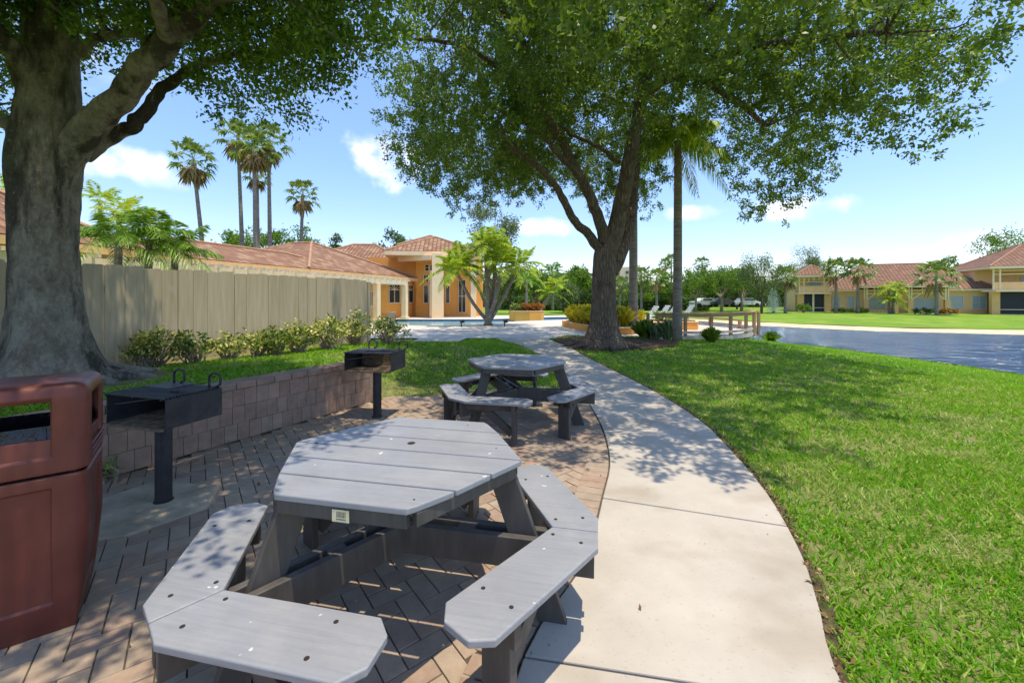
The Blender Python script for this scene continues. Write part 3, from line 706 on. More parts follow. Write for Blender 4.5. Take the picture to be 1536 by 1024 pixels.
A=np.concatenate(A);HG=np.concatenate(HG);WD=np.concatenate(WD)
print('right blades',len(A))
# worn patches: sparser
keep=rng.uniform(size=len(A))<.55+.45*(np.sin(A[:,0]*3.1+1.3*np.sin(A[:,1]*2.3))*np.sin(A[:,1]*2.7+A[:,0])>-.55)
edge_d=A[:,0]-edgeR(A[:,1]); keep&=(rng.uniform(size=len(A))<np.clip(.35+edge_d/.12,0,1))
A,HG,WD=A[keep],HG[keep],WD[keep]
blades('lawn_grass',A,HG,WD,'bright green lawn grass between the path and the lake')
wl=lambda P:(P-WA)@WN
def rl(P): 
    s=wl(P); t=(P-WA)@WU
    d=(P-FA)@fnorm
    return ~paved(P)&vis(P)&(((s>.27)&(t<3.1))|((t>=2.9)&(s>-6)))&(d>.45)&(P[:,1]<15.1)&(P[:,0]<np.interp(P[:,1],pL[:,1],pL[:,0])-.02)&(np.hypot(P[:,0]+5.4,P[:,1]-4.75)>1.15)
A=[];HG=[];WD=[]
for y0,y1,den,hg,wd in((2.3,5,2200,.055,.009),(5,8,1700,.06,.012),(8,15.1,650,.07,.022)):
    P=scatter(rl,-6,1.3,y0,y1,den); A.append(P); HG.append(np.full(len(P),hg)); WD.append(np.full(len(P),wd))
A=np.concatenate(A);HG=np.concatenate(HG);WD=np.concatenate(WD); print('left blades',len(A))
t_=(A-WA)@WU; s_=wl(A); k=~((t_>3)&(s_<1.2)&(A[:,1]<7.2)&(rng.uniform(size=len(A))<.75)); 
# mulch strip under the shrubs stays bare
k&=((A-FA)@fnorm>.8)|(rng.uniform(size=len(A))<.12)
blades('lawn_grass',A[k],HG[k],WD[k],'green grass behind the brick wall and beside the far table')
# litter along the path edge and under the hedge
P=[]
for i in range(1600):
    y=rng.uniform(1.2,12); P.append((edgeR(y)+abs(rng.normal())*.035,y,.004))
for i in range(500):
    t=rng.uniform(-2,6.3); s=rng.uniform(.05,.7); p=FA+fu*t+fnorm*s; P.append((p[0],p[1],float(H(p[0],p[1])[0])+.01))
for i in range(250):
    p=gp(rng.uniform(590,700),rng.uniform(575,603)); P.append((p[0],p[1],float(H(p[0],p[1])[0])+.01))
for i in range(420):
    a=rng.uniform(0,2*PI); r=rng.uniform(.3,1.9); P.append((2.85+r*math.cos(a),12.9+r*.8*math.sin(a),.035))
P=np.array(P); o=bulk('leaf_litter',leaves(P,rng.uniform(.02,.05,len(P)),rng.uniform(.008,.02,len(P)),bias=np.array([0,0,.1])),4,M['leaflitter']); tagp(o,'dry brown leaves lying along the path edge and beds','leaf litter',None,'stuff')
P=[]
for i in range(46):
    p=gp(rng.uniform(150,1180),rng.uniform(560,1010)); 
    if paved(np.array([p[:2]]))[0]: P.append((p[0],p[1],.016))
P=np.array(P); o=bulk('fallen_leaf_scatter',leaves(P,rng.uniform(.012,.03,len(P)),rng.uniform(.008,.014,len(P))*1,bias=np.array([0,0,0.02])),4,M['leaflitter']); tagp(o,'few small brown leaves scattered on the paving','fallen leaves',None,'stuff')

# ------------------------------------------------------------------ the two big shade trees
def bound(tbl):
    xs=sorted(tbl); ys=[tbl[k] for k in xs]; return lambda u:np.interp(u,xs,ys)
def proj(P): return CX+F*P[:,0]/P[:,1], YH-F*(P[:,2]-CH)/P[:,1]
def big_tree(name,label,base,limbs,cand,bnd,rb,n_leaf,leafm,barkm,flare,rough,trunk_pts,trunk_rad,tw,per,ll,lw):
    T=thing(name,label,'tree',base)
    b=MB()
    b.tube(trunk_pts,trunk_rad,28,rough,1,flare=flare)
    ends=[]
    for i,(pts,r0,r1) in enumerate(limbs):
        sp=spline(pts,5); n=len(sp); jit=[np.array(p)+(rng.normal(size=3)*.02 if 0<k<n-1 else 0) for k,p in enumerate(sp)]
        rad=[r0+(r1-r0)*(k/(n-1))**.8 for k in range(n)]; b.tube(jit,rad,14,rough*.6,i+5); ends+= [ (jit[k],rad[k]) for k in range(n//3,n)]
    for k in range(9):          # surface roots
        a=k*2*PI/9+.3*math.sin(k*5); rl=base[0]; q0=np.array(base)+np.array([math.cos(a)*trunk_rad[1]*.62,math.sin(a)*trunk_rad[1]*.62,.16]); L0=trunk_rad[1]*(1.0+.7*abs(math.sin(k*2.1)))
        pts=[q0]; 
        for j in range(1,5):
            aa=a+.18*math.sin(k+j*1.3); p=pts[-1]+np.array([math.cos(aa),math.sin(aa),0])*L0/4; p[2]=base[2]+.12*(1-j/4)-.03*(j/4)*1.5; pts.append(p)
        b.tube(spline(pts,3),[max(.02,.13*trunk_rad[1]/.6*(1-i_/13)) for i_ in range(13)],9,.12,40+k)
    tr=b.build('trunk',barkm,T,world=True,smooth=True)
    s=tr.modifiers.new('s','SUBSURF'); s.levels=2; s.render_levels=2; dt=bpy.data.textures.new('bark_relief','CLOUDS'); dt.noise_scale=.16; dt.noise_depth=3; dm=tr.modifiers.new('d','DISPLACE'); dm.texture=dt; dm.strength=.035; dm.mid_level=.5
    # keep blobs inside the silhouette the crown has
    C,r=cand; 
    ok=np.ones(len(C),bool); fr=C[:,1]>.8
    u,v=proj(np.where(fr[:,None],C,[[0,5,2]])); pr=F*r*np.where(C[:,1]<7.5,1.15,.75)/np.maximum(C[:,1],.8)
    ok&=~fr|((v+pr*.55)<np.minimum(np.minimum(bnd(u),bnd(u-pr*.5)),bnd(u+pr*.5)))
    C,r=C[ok],r[ok]; print(name,'blobs',len(C))
    tb=MB(); EP=np.array([e[0] for e in ends])
    for i,c in enumerate(C):
        if i%2: continue
        d=np.linalg.norm(EP-c,axis=1)+np.maximum(0,EP[:,2]-c[2])*.8; j=int(np.argmin(d)); a=EP[j]; m_=(a+c)/2+rng.normal(size=3)*.22
        if np.linalg.norm(a-c)>2.3: continue
        tb.tube(spline([a,m_,c+rng.normal(size=3)*.2],3),[max(.004,.020-.0027*k) for k in range(7)],5,0,i,cap=False)
    tb.build('twigs',barkm,T,world=True)
    V=clumps(C,r,per,ll,lw,.75,tw); print(name,'leaves',len(V)//4)
    bulk('crown',V,4,leafm,T)
    return T
# middle oak
def o_(px,py,Y): return at(px,py,Y)
oak_base=gp(905,519,.03)
tp=[o_(905,527,12.5),o_(905,512,12.5),o_(906,495,12.5),o_(907,470,12.5),o_(907,440,12.5),o_(907,410,12.5),o_(908,385,12.5),o_(909,365,12.5)]
tradd=[.78,.62,.47,.385,.352,.342,.345,.31]
fl_=lambda a,i: 1+max(0,(2-i))*.16*max(0,math.sin(5*a+1))*(1 if i<3 else 0)
limbs=[([o_(916,412,12.5),o_(935,370,12.6),o_(947,325,12.9),o_(951,280,13.3),o_(958,200,13.8)],.24,.12),
 ([o_(912,385,12.5),o_(925,340,12.4),o_(936,285,12.2),o_(948,215,12),o_(962,150,11.8),o_(985,60,11.4),o_(1012,-30,11)],.30,.13),
 ([o_(904,378,12.5),o_(882,352,12.4),o_(855,322,12.0),o_(838,285,11.6),o_(800,243,11),o_(762,215,10.4)],.17,.07),
 ([o_(908,365,12.5),o_(895,320,12.3),o_(872,268,12),o_(840,210,11.6),o_(815,165,11.2),o_(795,90,10.8),o_(745,0,10)],.20,.08),
 ([o_(958,160,11.9),o_(985,130,11),o_(1030,112,10),o_(1090,140,9.2),o_(1150,190,8.6)],.15,.05),
 ([o_(962,150,11.8),o_(1010,105,10.8),o_(1090,80,9),o_(1200,60,7.6),o_(1330,50,6.6)],.13,.05),
 ([o_(928,245,12.2),o_(905,225,12),o_(870,208,12),o_(840,190,12)],.08,.04),
 ([o_(872,268,12),o_(845,240,11.5),o_(820,210,11),o_(780,180,10.5)],.11,.05),
 ([o_(815,165,11.2),o_(770,120,10.4),o_(700,70,9.5),o_(620,60,8.6)],.10,.04),
 ([o_(985,60,11.4),o_(1060,20,9),o_(1150,-60,7)],.12,.05)]
n=1150; rr_=np.sqrt(rng.uniform(0,1,n)); th=rng.uniform(0,2*PI,n); x=2.3+7.9*rr_*np.cos(th); y=12.0+8.6*rr_*np.sin(th); m_=~((x<-1.5-(y-6)*.2)&(y<12)); m_&=~((y<8)&(x<-1+ (8-y)*.35)); x,y,rr_=x[m_],y[m_],rr_[m_]; n=len(x)
up=np.sqrt(np.maximum(0,1-rr_**2)); zt=6.2+7.0*up; zb=3.6+2.4*up
z=zb+(zt-zb)*rng.uniform(0,1,n)**1.15; rad=rng.uniform(.5,1.15,n)*np.where(y<7,.75,1); k_=(y>3.4)&((x<4.2)|(y>4.6)); k_&=~((x>6)&(rng.uniform(size=n)<.2)); x,y,z,rad=x[k_],y[k_],z[k_],rad[k_]
bo=bound({520:-80,545:-60,556:60,560:120,565:215,600:262,640:300,690:335,730:300,800:300,850:285,880:312,930:330,960:345,995:330,1006:175,1060:185,1080:270,1110:318,1140:335,1175:320,1215:300,1250:262,1272:215,1300:220,1340:235,1400:215,1450:200,1462:150,1490:90,1525:50,1550:-20,1600:-100})
big_tree('shade_oak','large spreading oak in mulch bed beside the curved path',oak_base,limbs,(np.stack([x,y,z],1),rad),bo,1,0,M['oakleaf'],M['bark'],fl_,.10,tp,tradd,20,38,.092,.052) 
# left tree
def lt(px,py,Y=4.75): return at(px,py,Y)
tp=[lt(72,605,4.8),lt(72,575,4.8),lt(72,545,4.8),lt(72,515,4.78),lt(70,470,4.75),lt(68,420,4.75),lt(66,370,4.75),lt(66,320,4.75),lt(67,270,4.75),lt(69,235,4.75),lt(72,205,4.75),lt(75,160,4.75),lt(78,110,4.78),lt(79,60,4.8),lt(80,0,4.85),lt(80,-110,4.9)]
tr_=[.72,.60,.46,.37,.315,.295,.285,.285,.30,.315,.295,.265,.25,.235,.22,.20]
fl_=lambda a,i: 1+(.22*max(0,math.sin(4*a+.6)) if i<3 else (.08*max(0,math.sin(4*a+.6)) if i<5 else 0))
limbs=[([lt(62,190),lt(40,120,4.6),lt(15,70,4.4),lt(-40,10,4.2)],0.143,0.088),
 ([lt(60,140),lt(58,60,4.9),lt(40,-10,5.1),lt(20,-90,5.2)],0.128,0.096),
 ([lt(50,225),lt(20,190,4.9),lt(-20,175,5),lt(-90,160,5.1)],0.098,0.056),
 ([lt(84,262),lt(122,205,4.7),lt(168,160,4.55),lt(205,112,4.4),lt(250,60,4.3),lt(310,0,4.2),lt(370,-60,4.1)],0.169,0.096),
 ([lt(200,118,4.45),lt(222,85,4.6),lt(262,30,4.8),lt(300,-15,5)],0.112,0.096),
 ([lt(120,238,4.9),lt(165,200,5.0),lt(205,182,5.1),lt(232,150,5.2),lt(275,112,5.3),lt(340,88,5.4),lt(440,74,5.5),lt(520,50,5.6)],0.105,0.036),
 ([lt(110,85,4.8),lt(145,60,4.8),lt(190,50,4.7),lt(224,66,4.6)],0.056,0.040),
 ([lt(310,0,4.2),lt(400,-20,3.8),lt(520,-60,3.2)],0.075,0.040),
 ([lt(250,60,4.3),lt(230,-10,3.6),lt(200,-150,2.9)],0.075,0.040)]
n=600; rr_=np.sqrt(rng.uniform(0,1,n)); th=rng.uniform(0,2*PI,n); x=-4.9+4.4*rr_*np.cos(th); y=2.9+3.0*rr_*np.sin(th)
up=np.sqrt(np.maximum(0,1-rr_**2)); zb=3.5+1.4*up; zt=5.2+3.4*up; z=zb+(zt-zb)*rng.uniform(0,1,n)**1.2; rad=rng.uniform(.45,.85,n)
bl=bound({-200:250,-60:270,0:240,30:200,60:130,110:90,118:180,150:150,180:120,215:165,250:178,300:205,345:222,400:190,445:178,480:140,530:150,575:140,610:110,640:20,680:-80,1600:-200})
big_tree('shade_tree','massive grey barked tree beside the tan fence at left',(*lt(72,560,4.8)[:2],.48),limbs,(np.stack([x,y,z],1),rad),bl,1,0,M['oakleaf2'],M['bark2'],fl_,.07,tp,tr_,40,36,.064,.036)

# ------------------------------------------------------------------ palms and plants
def frond(A,base,az,el,length,droop,leafL,leafW,n=18,hang=.25,taper=True):
    t=np.linspace(0,1,n+1); d0=np.array([math.cos(az)*math.cos(el),math.sin(az)*math.cos(el),math.sin(el)])
    pts=np.array(base)+np.outer(t,d0)*length; pts[:,2]-=droop*length*t**2; 
    out=[]; side=np.cross(d0,(0,0,1)); side/=np.linalg.norm(side)+1e-9
    for i in range(n):
        d=unit(pts[i+1]-pts[i]); a=pts[i]; c=pts[i+1]; w=leafW*.35; upv=np.cross(side,d)
        out.append([a-side*w*.5,a+side*w*.5,c+side*w*.3,c-side*w*.3])
        if i<2: continue
        l=leafL*(math.sin(PI*min(1,.15+t[i]*.9))**.6 if taper else 1)
        for s in(-1,1):
            for k in(0,.5):
                p=a+(c-a)*k; dl=unit(side*s*.9+d*.75+rng.normal(size=3)*.13+np.array([0,0,-hang])); ml=p+dl*l*.5
                q=p+dl*l+np.array([0,0,-hang*l*.5]); ww=unit(np.cross(dl,side*s+np.array([0,0,.3])))*leafW*.5; ww=unit(d)*leafW*.5
                out.append([p,ml+ww,q,ml-ww])
    A.append(np.array(out,float).reshape(-1,3))
def feather(name,label,base,stems,mleaf,nf=14,fl=1.6,leafL=.4,leafW=.04,droop=.55,group=None,cat='palm',n=18,elr=(.1,1.2),barkm=None,dead=0,hang=.25,cut=None):
    T=thing(name,label,cat,base,0,group); b=MB(); A=[]; D=[]
    for si,(top,r,mid) in enumerate(stems):
        p0=np.array(base)+np.array([rng.normal()*.12*(len(stems)>1),rng.normal()*.12*(len(stems)>1),-.1])
        pts=spline([p0,np.array(mid) if mid is not None else (p0+np.array(top))/2,np.array(top)],5); b.tube(pts,[r*(1.25-.35*k/(len(pts)-1)) for k in range(len(pts))],10,.05,si)
        for k in range(nf):
            az=2*PI*(k*.382+rng.uniform(-.04,.04)); el=elr[0]+(elr[1]-elr[0])*((k+.5)/nf)**.8; 
            frond(A,top,az,el,fl*rng.uniform(.85,1.1),droop*rng.uniform(.7,1.3)*(1.15-el*.45),leafL,leafW,n,hang)
        for k in range(dead): frond(D,top,rng.uniform(0,6.28),-.9,fl*.7,.4,leafL*.6,leafW,10,.6)
    b.build('trunk',barkm or M['palmbark'],T,world=True,smooth=True)
    bulk('crown',np.concatenate(A),4,mleaf,T)
    if D: bulk('dead_fronds',np.concatenate(D),4,M['palmdead'],T)
    return T
def fan(A,base,az,el,pet,rad,nb=13,wid=.09,sag=.35):
    d=np.array([math.cos(az)*math.cos(el),math.sin(az)*math.cos(el),math.sin(el)]); side=unit(np.cross(d,(0,0,1))+1e-6); upv=np.cross(side,d)
    hub=np.array(base)+d*pet; hub[2]-=pet*.12; out=[[base-side*.02,base+side*.02,hub+side*.02,hub-side*.02]]
    for k in range(nb):
        a=-1.9+3.8*k/(nb-1); dd=unit(d*math.cos(a)+side*math.sin(a)+upv*rng.normal()*.12); L_=rad*(1-.22*abs(a)/1.9)*rng.uniform(.85,1.1)
        q=hub+dd*L_+np.array([0,0,-sag*L_]); m_=hub+dd*L_*.55+np.array([0,0,-.05*L_]); w=unit(np.cross(dd,upv))*wid*.5*1.6
        out.append([hub,m_+w,q,m_-w])
    A.append(np.array(out,float).reshape(-1,3))
def fanpalm(name,label,base,top,r,crown,group=None,nf=22,dead=10,mid=None,cat='palm',leaf='palmgrey'):
    T=thing(name,label,cat,base,0,group); b=MB(); p0=np.array(base)-np.array([0,0,.1]); top=np.array(top)
    pts=spline([p0,np.array(mid) if mid is not None else (p0+top)/2,top],6); b.tube(pts,[r*(1.35-.55*k/(len(pts)-1)) for k in range(len(pts))],10,.05,3)
    b.build('trunk',M['palmbark'],T,world=True,smooth=True); A=[];D=[]
    for k in range(nf):
        az=2*PI*k*.382; el=1.35-1.9*(k/nf); fan(A,top+np.array([0,0,.05]),az,el,crown*.62*rng.uniform(.75,1.2),crown*.42*rng.uniform(.8,1.1),12,.075*crown/1.2,.25+.3*(k/nf))
    for k in range(dead):
        az=rng.uniform(0,6.28); fan(D,top-np.array([0,0,.1]),az,rng.uniform(-1.35,-.7),crown*.4,crown*.5,11,.09*crown/1.2,.5)
    bulk('crown',np.concatenate(A),4,M[leaf],T)
    if D: bulk('dead_fronds',np.concatenate(D),4,M['palmdead'],T)
    return T
# tall fan palms behind the clubhouse
for px,py,tx,ty,Y,cr,dd,lab in ((315,375,290,240,34,2.1,12,'tall leaning fan palm, leftmost above the clubhouse roof'),(367,375,357,205,36,2.0,14,'tallest pale fan palm between the leaning one and its neighbours'),
    (385,375,381,222,33,2.0,14,'fan palm with browning crown, stoutest trunk of the close trio'),(406,375,403,212,35,2.0,16,'fan palm with the brownest drooping fronds, right of the trio'),(449,372,454,292,38,1.75,10,'short fan palm standing alone, rightmost behind the clubhouse roof'),
    (388,375,386,262,40,1.6,10,'lower fan palm crown partly hidden behind the trio of trunks')):
    t=at(tx,ty,Y); fanpalm('fan_palm',lab,((px-CX)/F*Y,Y,0),t,.15,cr,'tall fan palms behind the clubhouse',dead=dd)
# royal style palms by the deck
feather('queen_palm','slim grey palm in front of the wooden deck rail',gp(1016,511,0.0),[(at(1017,212,14.1),.135,None)],M['palmyellow'],22,2.3,.62,.055,1.0,n=30,elr=(0,1.4),dead=3,hang=.85)
feather('queen_palm','thicker grey palm just right of the oak trunk behind it',gp(950,497,.02),[(at(950,205,17.3),.165,None)],M['palmgreen'],16,2.2,.5,.035,.7,n=20,elr=(-.3,1.2),hang=.6)
# clump in the middle of the pool deck
bs=gp(735,488,.03)
feather('areca_palm','lime green clump of leaning palms on the pool deck',bs,[(at(683,405,21.5),.085,at(710,455,21.8)),(at(692,398,22.3),.08,at(722,440,22.2)),(at(729,368,22),.11,None),(at(742,375,22.5),.10,at(741,430,22.4)),(at(752,400,21.7),.10,at(744,445,21.8)),(at(778,400,22.2),.10,at(755,445,22.1))],M['palmyellow'],17,1.9,.46,.075,.6,n=15,elr=(-.2,1.3))
b=MB(); b.prism([(bs[0]+1.3*math.cos(a),bs[1]+.95*math.sin(a)) for a in np.linspace(0,2*PI,17)[:-1]],-.05,.03); o=b.build('pebble_bed',M['pebble']); o['kind']='structure'
b=MB(); b.prism([(-3.35,12.4),(-1.9,13.1),(-1.7,15.0),(-3.4,15.1)],.0,.035); o=b.build('pebble_bed',M['pebble']); o['kind']='structure'
# broad fronds behind the fence
for (bx,by,tx,ty,Y,lab,nf,fl) in ((172,400,178,365,8.3,'bushy palm behind the fence next to the big tree trunk',13,1.35),(218,400,224,362,8.8,'bushy palm behind the fence, middle of the three',14,1.35),(262,405,262,378,9.2,'bushy palm behind the fence with fronds drooping over the boards',12,1.15)):
    t=at(tx,ty,Y); feather('bushy_palm',lab,((bx-CX)/F*Y,Y,.4),[(t,.07,None)],M['palmgreen'],nf,fl*1.08,.36,.030,.8,n=22,group='bushy palms behind the fence',elr=(.05,1.4),hang=.45)
for (tx,ty,Y,lab) in ((150,300,26,'yellowing palm rising over the near clubhouse roof'),(178,318,24,'small orange tinged palm right of the tree trunk over the roof'),(5,290,20,'orange tinged palm at the left edge of the view'),(205,335,22,'low palm just behind the bushy palms and the roof')):
    t=at(tx,ty,Y); feather('feather_palm',lab,(t[0],Y,0),[(t,.12,None)],M['palmyellow'],12,2.0,.5,.07,.6,n=13,group='feather palms over the roof')

def shrub(name,label,loc,rx,ry,h,mleaf,nst,per,ll,lw,group=None,cat='shrub',stemm=None,bias_up=.2):
    T=thing(name,label,cat,loc,0,group); b=MB(); C=[];
    for k in range(nst):
        a=rng.uniform(0,6.28); r=math.sqrt(rng.uniform(0,1)); top=np.array([loc[0]+rx*r*math.cos(a),loc[1]+ry*r*math.sin(a),loc[2]+h*(1-.35*r*r)*rng.uniform(.45,1)])
        p0=np.array(loc)+np.array([rng.normal()*.05,rng.normal()*.05,-.03]); b.tube([p0,(p0+top)/2+rng.normal(size=3)*.03,top],[.012,.009,.005],5,cap=False); C.append(top)
    b.build('stem',stemm or M['twig'],T,world=True); C=np.array(C); k=len(C); o=unit(rng.normal(size=(k,per,3))+np.array([0,0,bias_up]))
    P=(C[:,None,:]+rng.normal(size=(k,per,3))*.045).reshape(-1,3); n=len(P)
    bulk('foliage',leaves(P,ll*rng.uniform(.7,1.2,n),lw*rng.uniform(.7,1.2,n),bias=o.reshape(-1,3)*1.0),4,mleaf,T); return T
hl=['yellow leaved shrub at the foot of the big tree','large yellow speckled shrub, first clear of the big tree','darker green shrub between two yellow speckled ones','small low yellow shrub against the fence','sparse leggy shrub in the middle of the hedge row','dense shrub left of the hedge row centre','dense yellow green shrub behind the near grill','tall shrub left of the far grill','full shrub right behind the far grill','last open shrub past the end of the fence']
for i,(px,py,wpx,hpx) in enumerate(((148,542,32,55),(218,545,68,60),(288,545,58,48),(342,540,50,42),(385,537,48,40),(413,535,48,46),(450,531,54,48),(493,527,56,52),(535,523,58,54),(580,520,60,45))):
    zg=.46 if px<500 else .40; Y=F*(CH-zg)/(py-YH); x=(px-CX)/F*Y; rx=wpx/2/F*Y; h=hpx/F*Y*.92
    d=float((np.array([x,Y])-FA)@fnorm); 
    if d<.32 and Y<11: x,Y=x+fnorm[0]*(.32-d),Y+fnorm[1]*(.32-d)
    shrub('variegated_shrub',hl[i],(x,Y,float(H(x,Y)[0])),rx,rx*.8,h,M['varieg2'] if i in(2,5) else M['varieg'],28 if i<5 else 44,13,.09,.040,'variegated shrubs along the fence')
T=shrub('ground_weed','bright green weed at the foot of the brick wall behind the trash can',(*WA-WN*.06,0.0)[:2]+(0.005,),.08,.08,.16,M['palmgreen'],7,9,.05,.02,cat='weed')
def tuft(name,label,loc,r,h,n,m,w=.03,cat='plant',group=None):
    T=thing(name,label,cat,loc,0,group); a=rng.uniform(0,2*PI,n); lean=rng.uniform(.05,1,n)
    d=np.stack([np.cos(a)*lean*r,np.sin(a)*lean*r,h*(1-.45*lean**2)*rng.uniform(.75,1.1,n)],1); B=np.array(loc)+rng.normal(size=(n,3))*np.array([.08,.08,0])*r*2
    s=np.stack([-np.sin(a),np.cos(a),0*a],1)*w/2; mid=B+d*np.array([.4,.4,.75]); tip=B+d*np.array([1,1,.92])
    q=np.stack([B-s*.7,B+s*.7,mid+s,tip,mid-s],1).reshape(-1,3); bulk('leaf_blades',q,5,m,T); return T
def g_at(px,py,z=0): 
    p=gp(px,py,z); return (p[0],p[1],float(H(p[0],p[1])[0])+.02)
tuft('strap_leaf_plant','tall bright green strap leaved clump left of the deck rail',(*gp(967,506,.03)[:2],.02),.5,.8,230,M['spiky'],.028)
tuft('spiky_plant','grey green spiky plant with broad blades between the clump and palm',(*gp(1000,508,.02)[:2],.02),.55,.75,60,M['agave'],.09)
tuft('spiky_plant','low dark spiky plant right beside the strap leaved clump',(*gp(984,508,.02)[:2],.02),.4,.6,60,M['agave'],.07)
tuft('grass_tussock','small yellow green tussock in front of the deck',g_at(1067,516,-.08),.34,.55,320,M['spiky'],.016)
tuft('grass_tussock','tussock near the water right of the deck end',g_at(1157,509,-.4),.4,.55,160,M['palmgreen'],.03)
# planters
def planter(name,label,poly,z0,z1,plants):
    c=np.mean(poly,axis=0); T=thing(name,label,'planter',(c[0],c[1],z0)); b=MB(); b.prism(poly,z0,z1-.03); b.build('planter_wall',M['stucco'],T,world=True,bevel=.02)
    ins=[tuple(np.array(p)+(c-np.array(p))*.10) for p in poly]; b=MB(); b.prism([tuple(np.array(p)-(c-np.array(p))*.02) for p in poly],z1-.03,z1); b.build('rim',M['cream'],T,world=True,bevel=.01)
    b=MB(); b.prism(ins,z1-.02,z1+.004); b.build('planting_soil',M['mulch'],T,world=True)
yp=[(2.7,22),(2.9,20),(3.35,18.3),(3.9,16.7),(4.9,16.6),(5.6,18),(5.6,20.5),(4.4,23)]
planter('curved_planter','low curved orange planter behind the oak trunk',yp,0,.30,None)
i=0
for px,Y in ((862,21),(872,19.8),(884,19),(897,18.2),(915,17.6),(934,17.6),(948,18.6),(925,19.5),(882,21.5)):
    x=(px-CX)/F*Y; tuft('golden_shrub',['golden yellow leaved shrub in the curved planter, left edge','golden shrub second from left in the curved planter','golden shrub third from left in the curved planter','golden shrub just left of the oak trunk','golden shrub hidden mostly by the oak trunk','golden shrub just right of the oak trunk','golden shrub beside the grey palm trunk','golden shrub behind the right of the oak trunk','golden shrub at the rear of the curved planter'][i],(x,Y,.29),.62,.95,230,M['croton'],.085,'shrub','golden shrubs in the curved planter'); i+=1
rp=[(-.2,28.6),(0.2,27.9),(1.2,27.6),(2.0,27.9),(2.25,28.6),(1.6,29.4),(.4,29.4)]
planter('round_planter','orange planter with red plants on the far side of the pool',rp,-.1,.60,None)
for k,(px,m_,lb) in enumerate(((775,'varieg2','green and bronze plant in the poolside planter'),(787,'redleaf','dark red plant in the middle of the poolside planter'),(798,'redleaf','red plant right of centre in the poolside planter'),(808,'redleaf','brightest orange red plant at the right of the poolside planter'))):
    Y=28.5; shrub('planter_shrub',lb,((px-CX)/F*Y,Y,.58),.38,.38,.5,M[m_],40,14,.16,.07,'red plants in the poolside planter')
# ------------------------------------------------------------------ wooden overlook deck
T=thing('wooden_deck','curved wooden deck with post and rail by the lake','deck',(8,18,0))
edge=[(5.2,14.75),(5.75,14.85),(6.9,14.95),(8.2,15.3),(9.2,16.0),(9.85,16.7),(10.3,17.4),(10.4,18.6),(10.2,20.3),(9.6,22),(8.6,23.2)]
E3=[tuple(p[:2]) for p in spline([(*p,0) for p in edge],4)]
b=MB(); b.prism(E3+[(5.0,22.5)],.045,.10); b.build('deck_floor',M['deckfloor'],T,world=True)
b=MB()
for p,q in zip(E3[:-1],E3[1:]): b.bar((p[0],p[1],.03),(q[0],q[1],.03),.05,.14); 
for p,q in zip(E3[:-1],E3[1:]): b.bar((p[0],p[1],.24),(q[0],q[1],.24),.045,.09)
b.build('fascia_board',M['deckfloor'],T,world=True)
b=MB(); c=np.array([7.5,19]); 
for p,q in zip(E3[:26],E3[1:27]): b.bar((p[0],p[1],.94),(q[0],q[1],.94),.16,.045)
for p,q in zip(E3[:26],E3[1:27]): b.bar((p[0],p[1],.86),(q[0],q[1],.86),.04,.10)
b.build('top_rail',M['deckwood'],T,world=True)
for px,Y in ((972,15.3),(1028,14.95),(1067,15.05),(1096,15.45),(1119,16.15),(1131,16.8),(1138,17.45)):
    x=(px-CX)/F*Y; b=MB(); b.box((x,Y,.42),(.10,.10,1.0)); b.build('rail_post',M['deckwood'],T,world=True,bevel=.006)
b=MB()
for p,q in zip(E3[28:],E3[29:]): b.bar((p[0],p[1],.50),(q[0],q[1],.50),.22,.06)
b.build('low_rail',M['deckwood'],T,world=True)
for k in(28,33,38): b=MB(); b.box((E3[k][0],E3[k][1],.25),(.12,.12,.45)); b.build('low_rail_post',M['deckwood'],T,world=True)
for k in(12,16,20,24,30): b=MB(); b.box((E3[k][0]-.2,E3[k][1]+.2,-.55),(.16,.16,1.2)); b.build('pile',M['deckwood'],T,world=True)
dp=[(6.2,17.8),(8.2,18.0),(8.7,19.0),(8.4,20),(6.4,20)]
planter('deck_planter','orange planter standing on the wooden deck',dp,.10,.46,None)
for k,(x,y,lb) in enumerate(((6.8,18.6,'low green plant at the left of the deck planter'),(7.6,18.8,'low green plant right of centre in the deck planter'))): shrub('low_plant',lb,(x,y,.45),.45,.4,.4,M['palmgreen'],30,10,.13,.06,'green plants in the deck planter')
# white loungers
def lounger(lb,x,y,rz):
    T=thing('sun_lounger',lb,'lounger',(x,y,.012),rz,'white loungers beside the deck')
    b=MB()
    for k in range(9): b.box((.15+k*.13,0,.30),(.11,.6,.025))
    b.build('seat',M['white'],T)
    b=MB()
    for s in(-1,1): b.bar((.05,s*.3,.28),(1.35,s*.3,.28),.04,.06)
    b.build('frame',M['white'],T); b=MB()
    for k in range(6): 
        x0=.05-.09*k; z0=.34+.12*k; b.bar((x0,-.3,z0),(x0,.3,z0),.03,.11)
    b.build('backrest',M['white'],T)
    for xx in(.1,1.25):
        for s in(-1,1): b=MB(); b.bar((xx,s*.28,0),(xx,s*.28,.27),.05,.05); b.build('leg',M['white'],T)
for k,(px,py,lb) in enumerate(((975,484,'white slatted lounger, leftmost and nearest the golden shrubs'),(993,481,'second white lounger from the left behind the deck rail'),(1006,480,'third white lounger from the left behind the deck rail'),(1030,479,'rightmost white lounger, just right of the slim palm trunk'))):
    p=gp(px,py,0); lounger(lb,p[0],p[1],R(190))
# little path lights
for px,py,lb in ((692,490,'small black spotlight on the left of the pebble bed'),(757,490,'small black spotlight on the right of the pebble bed')):
    p=gp(px,py,.02); T=thing('garden_spotlight',lb,'garden light',p,0); b=MB(); b.tube([(0,0,0),(0,0,.25)],.03,8); b.build('stake',M['blackplastic'],T); b=MB(); b.tube([(-.05,0,.25),(.14,-.04,.30)],[.06,.09],10); b.build('lamp_head',M['blackplastic'],T)
